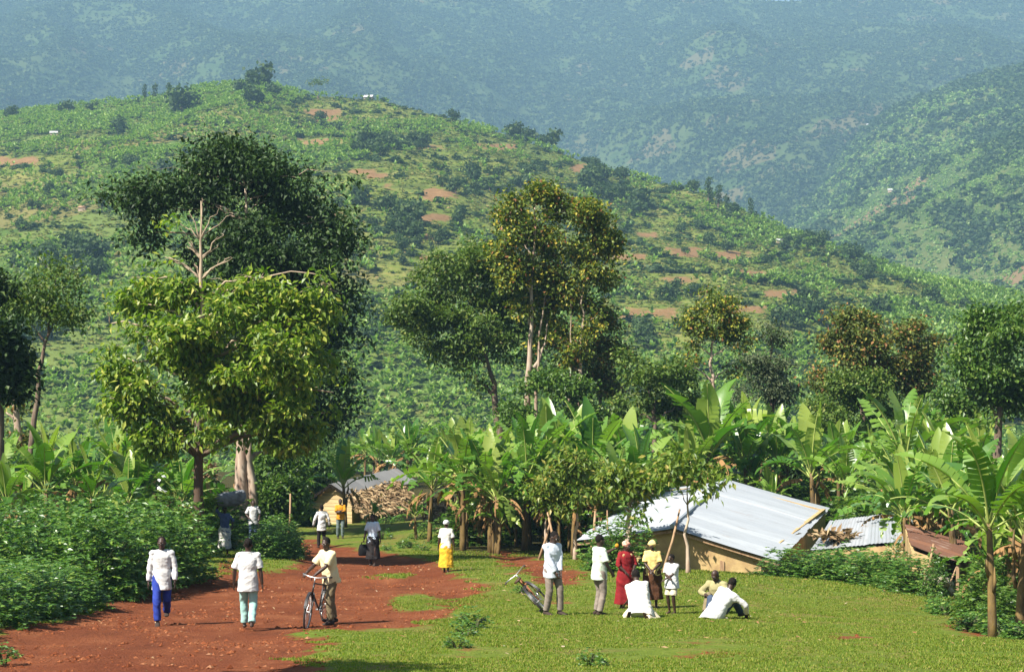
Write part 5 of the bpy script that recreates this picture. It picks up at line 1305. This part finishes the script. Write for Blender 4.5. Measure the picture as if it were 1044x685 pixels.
def person(label, loc, rz, H=1.72, pelvis=(0, 0, .93), lean=0, tilt=0, twist=0, hands=((.245, -.06, .80), (-.245, -.06, .80)), elbow=((.5, .6, -.2), (-.5, .6, -.2)), feet=((.10, 0, .08), (-.10, .05, .08)), knee=((.05, -1, .1), (-.05, -1, .1)),
           head=(0, 0), top='white', sleeve='short', hem=-.17, bottom='trousers', bcol='grey', shoes=True, headwear=None, female=False, wrinkle=.016, seed=1, bald=False, fat=1.0, pattern=None, grip=(0, 0), group=None):
    k = H / 1.72
    root = thing('person', label, 'person', loc, rz, k, group)
    pel = Vector(pelvis); sp = Vector((math.sin(math.radians(tilt)), -math.sin(math.radians(lean)), math.cos(math.radians(lean)))).normalized()
    hipx = Vector((1, 0, 0)); tw = math.radians(twist)
    sx = Vector((math.cos(tw), math.sin(tw), 0)); sx = (sx - sp * sx.dot(sp)).normalized(); sf = sp.cross(sx) * -1    # sf: forward of the chest
    fw = sx.cross(sp) * -1; fw = Vector((sp.cross(sx))).normalized()        # backwards (+Y)
    def S_(t): return pel + sp * t
    def side(t): return hipx.lerp(sx, max(0, min(1, (t + .05) / .4))).normalized()
    shw = .168 if not female else .150
    nb = S_(.50)
    sh = [S_(.455) + sx * shw, S_(.455) - sx * shw]
    hp = [pel + hipx * .09 + Vector((0, 0, -.02)), pel - hipx * .09 + Vector((0, 0, -.02))]
    el, wr, kn, an = [], [], [], []
    for i in (0, 1):
        e, w = ik(sh[i], hands[i], .285, .255, elbow[i]); el.append(e); wr.append(w)
        q, a = ik(hp[i], feet[i], .42, .425, knee[i]); kn.append(q); an.append(a)
    # ---- body: one surface
    b = MB()
    rings = [(-.12, .09, .08), (-.07, .15, .105), (.02, .158, .112), (.14, .135, .10), (.27, .15, .108), (.38, .160, .110), (.445, .135, .09), (.50, .070, .060)]
    loft(b, [(S_(t), side(t) * a * fat, fw * d * fat) for t, a, d in rings])
    hy, hpch = math.radians(head[1]), math.radians(head[0])
    hx = (sx * math.cos(hy) + fw * -1 * -math.sin(hy) * 1).normalized()
    up = (sp * .5 + Vector((0, 0, 1)) * .5).normalized(); hx = (hx - up * hx.dot(up)).normalized()
    hb = up.cross(hx).normalized()                                         # back of the head direction
    Rm = Matrix.Rotation(hpch, 3, hx); up2 = (Rm @ up); hb2 = (Rm @ hb)
    hc = nb + up * .050 + up2 * .102 - hb2 * .014
    Rh = Matrix((hx, hb2, up2)).transposed()
    b.tube([S_(.46), nb + up * .03, hc - up2 * .05 + hb2 * .02], [.066, .054, .056], 12)
    b.ball(hc + up2 * .018 + hb2 * .012, (.074, .094, .098), 18, 14, 0, Rh)
    b.ball(hc - up2 * .045 - hb2 * .022, (.056, .066, .066), 16, 12, 0, Rh)
    b.ball(hc - up2 * .098 - hb2 * .062, (.026, .022, .018), 10, 8, 0, Rh)       # chin
    b.ball(hc - up2 * .022 - hb2 * .094, (.021, .020, .018), 10, 8, 0, Rh)       # nose
    b.tube([hc + up2 * .018 - hb2 * .080, hc - up2 * .014 - hb2 * .098], [.010, .012], 8)
    b.tube([hc + up2 * .026 - hb2 * .076 - hx * .05, hc + up2 * .030 - hb2 * .086, hc + up2 * .026 - hb2 * .076 + hx * .05], .012, 8)   # brow
    for s in (-1, 1): b.ball(hc - up2 * .012 + hx * s * .077 + hb2 * .012, (.010, .020, .030), 10, 8, 0, Rh)
    for i in (0, 1):
        s = 1 if i == 0 else -1
        b.ball(sh[i], (.046, .046, .046), 12, 8)
        b.tube([sh[i], sh[i].lerp(el[i], .35), el[i], el[i].lerp(wr[i], .3), wr[i]], [.045, .047, .038, .040, .027], 12)
        # hand: palm, four fingers, thumb
        fd = (wr[i] - el[i]).normalized(); pn = fd.cross(Vector((0, 0, 1)) if abs(fd.z) < .9 else Vector((0, -1, 0)))
        if abs(fd.z) < .75: across = pn.normalized() * s * -1
        else: across = Vector((0, -1, 0)); across = (across - fd * across.dot(fd)).normalized()     # hanging: thumb to the front
        pal = fd.cross(across).normalized() * (-s if abs(fd.z) >= .75 else 1)                    # palm side
        if abs(fd.z) >= .75 and pal.x * s > 0: pal = -pal
        if abs(fd.z) < .75 and pal.z > 0: pal = -pal
        pc = wr[i] + fd * .05
        loft(b, [(wr[i] - fd * .01, across * .024, pal * .017), (wr[i] + fd * .03, across * .036, pal * .016), (wr[i] + fd * .075, across * .040, pal * .014), (wr[i] + fd * .092, across * .038, pal * .011)], 12)
        cu = .35 + 1.0 * grip[i]
        for j, (o, L) in enumerate(((.030, .068), (.010, .076), (-.010, .070), (-.029, .056))):
            p0 = wr[i] + fd * .075 + across * o; d1 = (fd * math.cos(cu * .6) + pal * math.sin(cu * .6)); d2 = (fd * math.cos(cu * 1.5) + pal * math.sin(cu * 1.5)); d3 = (fd * math.cos(cu * 2.1) + pal * math.sin(cu * 2.1))
            p1 = p0 + fd * .016; p2 = p1 + d1 * L * .45; p3 = p2 + d2 * L * .32; p4 = p3 + d3 * L * .25
            b.tube([p0, p1, p2, p3, p4], [.0085, .009, .0085, .008, .006], 8)
        t0 = wr[i] + fd * .025 + across * .028; td = (fd * .6 + across * .75 + pal * .3).normalized(); td2 = (fd * .85 + across * .25 + pal * (.4 + grip[i] * .5)).normalized()
        b.tube([t0, t0 + td * .03, t0 + td * .035 + td2 * .028, t0 + td * .035 + td2 * .05], [.012, .011, .0095, .007], 8)
        b.ball(hp[i], (.085, .085, .085), 12, 8)
        ca = kn[i].lerp(an[i], .3)
        b.tube([hp[i], hp[i].lerp(kn[i], .4), kn[i], ca, kn[i].lerp(an[i], .75), an[i]], [.083, .078, .053, .055, .038, .034], 12)
    # feet
    ftd = []
    for i in (0, 1):
        shin = (an[i] - kn[i]).normalized()
        d = Vector((0, -1, 0)) if shin.z < -.35 else (Vector((0, -.3, 0)) + Vector(((1 if i == 0 else -1) * .2, 0, 0)) + shin * .5)
        if knee[i][1] > 0: d = Vector((0, 1, -.2))
        d = Vector((d.x, d.y, 0 if shin.z < -.35 else d.z)).normalized(); ftd.append(d)
        u = d.cross(Vector((0, 0, 1))).normalized(); w = Vector((0, 0, 1))
        for tgt, gr in ((b, 0),):
            loft(tgt, [(an[i] - d * .055 - w * .045, u * .022, w * .022), (an[i] - d * .02 - w * .035, u * .034, w * .04), (an[i] + d * .06 - w * .045, u * .038, w * .032), (an[i] + d * .13 - w * .058, u * .044, w * .02), (an[i] + d * .17 - w * .062, u * .036, w * .014)], 12)
            for j in range(5):
                o = (j - 2) * .016; b.tube([an[i] + d * .15 + u * o - w * .064, an[i] + d * (.19 - abs(j - 1.5) * .006) + u * o * 1.1 - w * .066], [.010, .007], 6)
    solid(b, 'body', m_skin, root, .0095, 3)
    # ---- face and hair
    for s in (-1, 1):
        e = MB(); ec = hc + up2 * .006 - hb2 * .078 + hx * s * .030
        e.ball(ec, (.0125, .010, .009), 10, 8, 0, Rh); eo = e.build('eye', m_eyew, root, True)
        e = MB(); e.ball(ec - hb2 * .008, (.0055, .004, .006), 8, 6, 0, Rh); e.build('iris', m_iris, eo, True)
    l = MB(); l.ball(hc - up2 * .062 - hb2 * .088, (.023, .010, .010), 12, 8, 0, Rh); l.build('mouth', m_lip, root, True)
    def cap(nm, m, grow, low, front, voxel=.012, wr_=0):
        c = MB(); c.ball(hc + up2 * (.020 + low) + hb2 * (.016 + front), (.075 + grow, .093 + grow, .092 + grow), 18, 14, 0, Rh); 
        return c
    if not bald:
        c = cap('hair', m_hair, .004, .012, .012); solid(c, 'hair', m_hair, root, .011, 1, .006, seed)
    if headwear:
        c = MB(); c.ball(hc + up2 * .042 + hb2 * .024, (.098, .112, .092), 18, 14, 0, Rh); c.ball(hc + up2 * .07 + hb2 * .075, (.06, .05, .05), 12, 10, 0, Rh)
        c.ring(hc + up2 * .035 + hb2 * .01, .088, .022, up2 * .9 + hb2 * .45, 24, 8)
        solid(c, 'headscarf', M_[headwear], root, .012, 2, .010, seed + 5)
    # ---- shirt
    t = MB(); hf = 1.0
    up_rings = [(hem, .192, .168), (hem + .10, .184, .156), (.05, .170, .140), (.17, .160, .130), (.29, .168, .134), (.38, .172, .132), (.435, .150, .112), (.475, .110, .092), (.51, .078, .074)]
    up_rings = [r for i, r in enumerate(up_rings) if i == 0 or r[0] > hem + .04]
    loft(t, [(S_(q), side(q) * a * fat, fw * d * fat) for q, a, d in up_rings], 20)
    for i in (0, 1):
        t.ball(sh[i] - sp * .004, (.072, .070, .066), 12, 8); t.tube([S_(.36) + (sh[i] - S_(.455)) * .55, sh[i].lerp(el[i], .28), sh[i].lerp(el[i], .5)], [.085, .068, .05], 12); t.tube([S_(.475), sh[i].lerp(S_(.46), .3), sh[i] + (sh[i] - S_(.455)) * .1], [.06, .064, .058], 12)
        if sleeve == 'long': t.tube([sh[i] - sp * .014, sh[i].lerp(el[i], .5), el[i], el[i].lerp(wr[i], .5), el[i].lerp(wr[i], .97)], [.060, .064, .058, .056, .046], 12)
        elif sleeve == 'rolled': t.tube([sh[i] - sp * .01, sh[i].lerp(el[i], .5), el[i], el[i].lerp(wr[i], .25)], [.060, .064, .060, .060], 12)
        elif sleeve == 'short': t.tube([sh[i] - sp * .01, sh[i].lerp(el[i], .4), sh[i].lerp(el[i], .86)], [.062, .070, .080], 12)
        else: t.tube([sh[i], sh[i].lerp(el[i], .25)], [.066, .066], 12)
    shirt = solid(t, 'shirt' if bottom != 'dress' else 'dress', M_[top], root, .013, 3, wrinkle, seed) if bottom != 'dress' else None
    if bottom != 'dress':
        c = MB()
        c.ring(nb - sp * .004, .072, .016, sp * .96 - fw * .28, 20, 8); solid(c, 'collar', M_[top], shirt, .010, 1)
    # ---- below the waist
    q = MB()
    if bottom in ('trousers', 'shorts', 'rolled'):
        loft(q, [(S_(-.13), hipx * .12, fw * .10), (S_(-.08), hipx * .168 * fat, fw * .125), (S_(.02), hipx * .168 * fat, fw * .122), (S_(.09), side(.09) * .150 * fat, fw * .110)], 20)
        for i in (0, 1):
            q.ball(hp[i], (.098, .098, .098), 12, 8)
            end = {'trousers': .96, 'shorts': -1, 'rolled': .75}[bottom]
            if end < 0: q.tube([hp[i], hp[i].lerp(kn[i], .5), hp[i].lerp(kn[i], .92)], [.098, .100, .098], 12)
            else: q.tube([hp[i], hp[i].lerp(kn[i], .45), kn[i], kn[i].lerp(an[i], .45), kn[i].lerp(an[i], end)], [.098, .094, .076, .074, .070], 12)
        solid(q, bottom if bottom != 'rolled' else 'trousers', M_[bcol], root, .0135, 3, wrinkle * .8, seed + 9)
    else:
        hz = .22 if bottom == 'skirt' else .12
        z_ = S_(.10).z if bottom == 'skirt' else S_(.10).z
        mid = (an[0] + an[1]) / 2
        secs = []
        for j in range(9):
            u = j / 8; ctr = S_(.10).lerp(Vector((mid.x, mid.y, hz)), u)
            a = .160 + (.085 if bottom == 'skirt' else .12) * u ** .8 + (.03 if .1 < u < .5 else 0); d = .120 + .095 * u ** .8 + (.02 if .1 < u < .5 else 0)
            secs.append((ctr, hipx * a * fat, Vector((0, 1, 0)) * d * fat))
        n = 28; v = []; f = []
        for j, (c_, uu, ww) in enumerate(secs):
            for i in range(n):
                an_ = 2 * PI * i / n; fl = 1 + .07 * (j / 8) * math.sin(an_ * 7 + seed) 
                v.append(c_ + uu * math.cos(an_) * fl + ww * math.sin(an_) * fl)
        for j in range(8):
            for i in range(n): f.append((j * n + i, j * n + (i + 1) % n, (j + 1) * n + (i + 1) % n, (j + 1) * n + i))
        f.append(tuple(range(n))[::-1]); f.append(tuple(range(8 * n, 9 * n)))
        q.add(v, f)
        if bottom == 'dress':
            q.v += t.v; q.f += [[i + q.n for i in ff] for ff in t.f]; q.m += t.m; q.n += t.n
            dr = solid(q, 'dress', M_[top], root, .014, 3, wrinkle, seed + 9)
        else: solid(q, 'skirt', M_[bcol], root, .014, 2, wrinkle, seed + 9)
        if pattern:
            for s in (-1, 1):
                c = MB(); c.ball(S_(.425) - fw * .098 + sx * s * .105, (.040, .014, .042), 12, 8, 0, Matrix((sx, fw, sp)).transposed()); c.build('medallion', M_['gold'], dr, True)
    if shoes:
        for i in (0, 1):
            d = ftd[i]; u = d.cross(Vector((0, 0, 1))).normalized(); w = Vector((0, 0, 1)); c = MB()
            loft(c, [(an[i] - d * .075 - w * .042, u * .030, w * .034), (an[i] - d * .03 - w * .034, u * .043, w * .046), (an[i] + d * .06 - w * .042, u * .046, w * .040), (an[i] + d * .14 - w * .055, u * .050, w * .026), (an[i] + d * .20 - w * .062, u * .036, w * .018)], 14)
            solid(c, 'shoe', M_['shoe'], root, .011, 2)
    R = Matrix.Translation(Vector(loc)) @ Matrix.Rotation(rz, 4, 'Z') @ Matrix.Scale(k, 4)
    return root, {'wr': [R @ q for q in wr], 'head': R @ (hc + up2 * .11), 'hc': R @ hc}
D2 = math.radians
def G(px, d, lift=0):
    p = at(px, d)
    if earth_field(np.array([p.x]), np.array([p.y]))[0] > .1: p.z -= .09
    return p + Vector((0, 0, lift))
person('walking man in a loose white long sleeved shirt and bright blue trousers', G(165, 36.2), D2(8), 1.76, hands=((.25, -.10, .84), (-.25, -.02, .80)), feet=((.08, .34, .20), (-.07, -.20, .08)), pelvis=(0, 0, .90), head=(4, -6), top='white', sleeve='long', hem=-.23, bcol='blue', seed=2)
person('man seen from behind walking away, white short sleeved shirt and pale teal trousers', G(253, 34.8), D2(184), 1.74, hands=((.27, -.10, .85), (-.26, .02, .83)), feet=((.08, -.18, .08), (-.08, .26, .15)), pelvis=(0, 0, .91), top='white', hem=-.20, bcol='teal', shoes=False, seed=3, fat=1.04)
pb = G(337, 36.3)
_, info = person('man in pale yellow shirt and khaki trousers leaning on his bicycle', pb, D2(-48), 1.72, lean=10, hands=((.10, -.44, 1.00), (-.20, -.42, 1.02)), elbow=((.6, .4, -.5), (-.6, .4, -.5)), feet=((.09, -.06, .08), (-.09, .16, .08)), head=(6, 25), top='cream', hem=-.13, bcol='khaki', seed=4, grip=(.8, .8))
person('person seen from behind in a loose white shirt, before the plank house', G(328, 72), D2(200), 1.68, feet=((.09, -.14, .08), (-.09, .16, .10)), hands=((.32, -.05, .90), (-.30, .0, .88)), sleeve='long', top='white', hem=-.24, bcol='dark', seed=5)
person('youth in an orange top with folded arms, standing on the track before the plank house', G(347, 76), D2(6), 1.62, hands=((-.06, -.22, 1.14), (.05, -.22, 1.22)), elbow=((.8, .2, -.4), (-.8, .2, -.4)), top='orange', hem=-.10, bcol='greygreen', seed=6)
pd = G(380, 59.5)
_, info = person('woman in a light blue shirt and dark skirt carrying a black bag', pd, D2(-6), 1.66, hands=((.27, -.02, .80), (-.30, -.04, .80)), feet=((.08, -.10, .08), (-.08, .14, .09)), head=(8, -5), top='blue_pale', hem=-.17, bottom='skirt', bcol='dark', seed=7, female=True, grip=(.1, 1))
bw = info['wr'][1]
bag = thing('bag', 'black shopping bag hanging from the hand of the woman in light blue', 'bag', (bw.x, bw.y, bw.z - .52), .3)
mb = MB(); loft(mb, [((0, 0, 0), Vector((.16, 0, 0)), Vector((0, .07, 0))), ((0, 0, .04), Vector((.19, 0, 0)), Vector((0, .09, 0))), ((0, 0, .22), Vector((.185, 0, 0)), Vector((0, .085, 0))), ((0, 0, .36), Vector((.14, 0, 0)), Vector((0, .045, 0)))], 16); mb.build('body', M_['black'], bag, True)
for s in (-1, 1):
    mb = MB(); mb.tube([(-.09, s * .03, .34), (-.07, s * .02, .43), (0, s * .01, .455), (.07, s * .02, .43), (.09, s * .03, .34)], .009, 6); mb.build('handle', M_['black'], bag, True)
person('woman seen from behind in a white blouse, white headscarf and yellow wrap skirt', G(455, 53.5), D2(172), 1.56, hands=((.27, -.06, .84), (-.26, -.02, .82)), feet=((.08, -.12, .08), (-.07, .14, .09)), top='white2', hem=-.10, bottom='skirt', bcol='yellow', headwear='white', shoes=False, seed=8, female=True)
pc = G(229, 62)
_, info = person('woman in printed cloth and blue shawl carrying a load on her head between the hedges', pc, D2(30), 1.64, hands=((.24, -.10, 1.00), (-.17, -.05, 1.78)), elbow=((.6, .5, -.2), (-.9, -.1, .2)), feet=((.08, -.05, .08), (-.07, .12, .08)), top='navy', sleeve='rolled', hem=-.15, bottom='skirt', bcol='print', seed=9, female=True, shoes=False)
hd = info['head']
sack = thing('sack', 'big grey full sack lying across the head of the woman between the hedges', 'sack', (hd.x + .12, hd.y, hd.z + .02), .15)
mb = MB(); loft(mb, [((-.50, 0, .16), Vector((0, .06, 0)), Vector((0, 0, .06))), ((-.40, 0, .18), Vector((0, .22, 0)), Vector((0, 0, .18))), ((-.1, 0, .20), Vector((0, .26, 0)), Vector((0, 0, .24))), ((.28, 0, .24), Vector((0, .26, 0)), Vector((0, 0, .26))), ((.48, 0, .30), Vector((0, .2, 0)), Vector((0, 0, .22))), ((.56, 0, .34), Vector((0, .08, 0)), Vector((0, 0, .10)))], 16)
solid(mb, 'body', M_['sackgrey'], sack, .02, 3, .035, 3)
mb = MB(); mb.tube([(-.62, 0, .15), (-.55, 0, .155), (-.49, 0, .16)], [.07, .035, .05], 8); mb.build('tied_neck', M_['sand'], sack, True)
fo = thing('fodder_bundle', 'small yellow green bundle of leaves tied before the grey head sack', 'bundle', (hd.x - .50, hd.y - .25, hd.z + .10), 0)
rng = np.random.default_rng(8); c0 = rng.normal(size=(220, 3)) * [.14, .1, .09]; dv = rng.normal(size=(220, 3)) * [1, .6, .5]; dv /= np.linalg.norm(dv, axis=1)[:, None]
V, f = leafquads(rng, c0, dv, .28, .05); link('leaves', np_mesh('leaves', V, [f], m_lf_bright), fo)
person('person in a white shirt standing behind the short hedge, near the pale fluted trunk', G(258, 73), D2(20), 1.66, hands=((.2, -.2, 1.0), (-.2, -.2, 1.0)), top='white', hem=-.2, bcol='navy', seed=10)
person('man in white long sleeves and grey trousers looking down, hands low', G(563, 37.6), D2(38), 1.72,  hands=((.05, -.20, .88), (-.06, -.19, .86)), elbow=((.8, .5, -.2), (-.8, .5, -.2)), feet=((.14, -.08, .08), (-.11, .06, .08)), head=(28, 12), top='bluewhite', sleeve='long', hem=-.17, bcol='taupe', seed=11)
pi_ = G(611, 37.6)
_, info = person('man in pale green shirt raising his forearm, turned to the two women', pi_, D2(118), 1.64, hands=((.16, -.46, 1.36), (-.20, -.18, .92)), elbow=((.5, -.1, -.9), (-.6, .6, -.2)), feet=((.09, .02, .08), (-.09, .05, .08)), head=(6, 0), top='green_pale', hem=-.17, bcol='taupe', seed=12, grip=(1, 0))
hw = info['wr'][0]; mb = MB(); mb.ball((0, 0, 0), (.04, .04, .042), 12, 10); mb.tube([(0, 0, .035), (.004, 0, .055)], .004, 5)
tag(mb.build('orange_fruit', M_['orange'], None, True, loc=hw + Vector((.06, -.02, .07))), 'small orange fruit held up in the raised hand of the man in green', 'fruit')
person('woman in a long dark red dress and a red and white headscarf', G(638, 40), D2(24), 1.46, hands=((.10, -.22, .98), (-.12, -.20, .96)), elbow=((.8, .4, -.3), (-.8, .4, -.3)), top='red', sleeve='rolled', bottom='dress', headwear='scarf', shoes=False, seed=13, female=True, head=(8, 20), pattern=True, fat=1.05)
person('woman in yellow blouse, brown skirt and pale yellow headscarf with folded hands', G(665, 40.4), D2(-4), 1.48, hands=((.03, -.24, .98), (-.04, -.24, .96)), elbow=((.9, .3, -.4), (-.9, .3, -.4)), top='yellow_pale', hem=-.10, bottom='skirt', bcol='brown', headwear='yscarf', shoes=False, seed=14, female=True, head=(22, -10), fat=1.1)
# a pale yellow wrap cloth held at her side
person('boy in a white shirt and pale shorts holding his folded arms at the waist', G(685, 39), D2(-38), 1.26, hands=((-.08, -.24, 1.00), (.06, -.22, 1.06)), elbow=((.9, .3, -.5), (-.9, .3, -.5)), feet=((.10, 0, .08), (-.10, .03, .08)), top='white', hem=-.20, bottom='shorts', bcol='sand', shoes=False, seed=15, head=(10, -20), fat=1.12)
person('man in white shirt kneeling on the grass with his back turned, bending to the left', G(654, 37.2), D2(164), 1.84, pelvis=(0, .10, .20), lean=34, tilt=16, hands=((.05, -.52, .10), (.50, -.36, .08)), elbow=((.7, .2, .5), (.9, .3, .5)), feet=((.16, .42, .06), (-.18, .40, .06)), knee=((.3, -1, -.2), (-.3, -1, -.2)), top='white2', sleeve='rolled', hem=-.22, bcol='sand', seed=16, head=(16, 0), fat=1.28, shoes=False)
person('bald man in an olive shirt sitting on the grass behind the man in white', G(731, 39.4), D2(-26), 1.78, pelvis=(0, .10, .16), lean=14, hands=((.32, -.28, .14), (-.10, -.40, .42)), elbow=((.8, .5, .2), (-.8, .3, -.2)), feet=((.26, -.46, .08), (-.06, -.52, .08)), knee=((.3, -.2, 1), (-.1, -.2, 1)), top='olive', sleeve='long', hem=-.12, bcol='khaki', seed=17, head=(26, -8), bald=True, fat=1.05)
person('man in white shirt and jeans sitting on the grass, back turned and leaning right', G(732, 37.4), D2(146), 1.80, pelvis=(0, .12, .13), lean=30, tilt=-22, hands=((.16, -.50, .16), (-.42, -.36, .10)), elbow=((.7, .2, .3), (-.8, .3, .1)), feet=((.24, -.50, .08), (-.22, -.52, .08)), knee=((.4, -.2, 1), (-.4, -.2, 1)), top='white', sleeve='long', hem=-.19, bcol='jeans', seed=18, head=(26, 8), fat=1.14)
# ------------------------------------------------------------------ bicycles
m_black = simple('black_paint', (.018, .018, .02), (.03, .025, .022), 20, .4, .5); m_chrome = simple('dull_chrome', (.55, .54, .52), (.42, .40, .38), 20, .35, .5, .05, .8); m_tyre = simple('tyre_rubber', (.03, .028, .027), (.06, .045, .035), 20, .85); m_saddle = simple('saddle_leather', (.07, .035, .02), (.05, .025, .015), 15, .55)
m_orange = simple('orange_paint', (.30, .12, .045), (.22, .08, .03), 12, .5)
def bicycle(label, loc, yaw, roll, m_frame, m_guard, steer=0):
    root = thing('bicycle', label, 'bicycle', loc, (roll, 0, yaw), None, 'bicycles'); root.rotation_mode = 'XYZ'
    r = .335; bx, fx = -.52, .56
    for x, st in ((bx, 0), (fx, steer)):
        wroot = MB(); wroot.ring((0, 0, 0), r - .02, .012, (0, 1, 0), 40, 8); wh = wroot.build('wheel', m_chrome, root, True, loc=(x, 0, r), rot=(0, 0, st))
        mb = MB(); mb.ring((0, 0, 0), r, .020, (0, 1, 0), 44, 8); mb.build('tyre', m_tyre, wh, True)
        mb = MB(); mb.tube([(0, -.045, 0), (0, .045, 0)], .024, 10); 
        for i in range(32):
            a = 2 * PI * i / 32; mb.tube([(0, (-.035 if i % 2 else .035), 0), ((r - .025) * math.cos(a), 0, (r - .025) * math.sin(a))], .0022, 3)
        mb.build('spokes', m_chrome, wh)
        mb = MB(); mb2 = []
        pts = [((r + .045) * math.cos(a), 0, (r + .045) * math.sin(a)) for a in np.linspace(.35 if x > 0 else .1, PI * (.95 if x > 0 else 1.1), 22)]
        for a_, b_ in zip(pts[:-1], pts[1:]): mb.bar(a_, b_, .05, .004)
        mb.build('mudguard', m_guard, wh)
    bb = (-.06, 0, .29); seat = (-.20, 0, .80); ht = (.36, 0, .86); hb_ = (.41, 0, .70); ax_r = (bx, 0, r); ax_f = (fx, 0, r)
    mb = MB()
    for a_, b_, q in ((bb, seat, .016), (bb, hb_, .017), ((-.19, 0, .76), ht, .015), (hb_, ht, .019)): mb.tube([a_, b_], q, 8)
    for s in (-1, 1):
        mb.tube([(bb[0], s * .02, bb[2]), (bx, s * .06, r)], .010, 6); mb.tube([(-.19, s * .015, .76), (bx, s * .06, r)], .009, 6)
        mb.tube([(hb_[0], s * .015, hb_[2]), (.43, s * .05, .66), (fx - .05, s * .055, .42), (fx, s * .055, r)], .011, 6)
    mb.build('frame', m_frame, root, True)
    mb = MB(); mb.tube([ht, (.35, 0, .96)], .012, 8); mb.tube([(.20, -.28, .99), (.30, -.26, 1.0), (.37, -.12, .98), (.36, 0, .965), (.37, .12, .98), (.30, .26, 1.0), (.20, .28, .99)], .012, 8); hbar = mb.build('handlebar', m_chrome, root, True)
    for s in (-1, 1):
        mb = MB(); mb.tube([(.19, s * .282, .988), (.29, s * .262, 1.0)], .017, 8); mb.build('grip', m_tyre, hbar, True)
    mb = MB(); mb.tube([(-.195, 0, .78), (-.215, 0, .88)], .013, 8); loft(mb, [((-.36, 0, .915), Vector((0, .05, 0)), Vector((0, 0, .02))), ((-.30, 0, .92), Vector((0, .095, 0)), Vector((0, 0, .03))), ((-.20, 0, .915), Vector((0, .06, 0)), Vector((0, 0, .028))), ((-.08, 0, .915), Vector((0, .022, 0)), Vector((0, 0, .02)))], 12); mb.build('saddle', m_saddle, root, True)
    mb = MB(); mb.ring((bb[0], .05, bb[2]), .09, .008, (0, 1, 0), 28, 6)
    for s, z in ((1, -1), (-1, 1)):
        mb.tube([(bb[0], s * .05, bb[2]), (bb[0] + .03, s * .09, bb[2] + z * .165)], .010, 6)
    mb.tube([(bb[0], -.06, bb[2]), (bb[0], .06, bb[2])], .02, 8); cr = mb.build('crank', m_chrome, root, True)
    for s, z in ((1, -1), (-1, 1)):
        mb = MB(); mb.box((bb[0] + .03, s * .14, bb[2] + z * .165), (.09, .10, .025)); mb.build('pedal', m_tyre, cr)
    mb = MB()
    for s in (-1, 1): mb.tube([(-.24, s * .07, .74), (-.72, s * .07, .74), (bx, s * .07, r)], .007, 6)
    for i in range(4): mb.tube([(-.30 - i * .13, -.07, .742), (-.30 - i * .13, .07, .742)], .006, 6)
    mb.build('carrier', m_black, root, True)
    return root
p = G(322.5, 36.0); bicycle('old black bicycle held by the man in yellow shirt on the track', p, D2(-104), D2(-6), m_black, m_black, .15)
p = G(559, 38.9, .02); bicycle('orange brown bicycle lying tilted on the grass behind the man in white', p, D2(90), D2(-44), m_orange, m_black, .4)
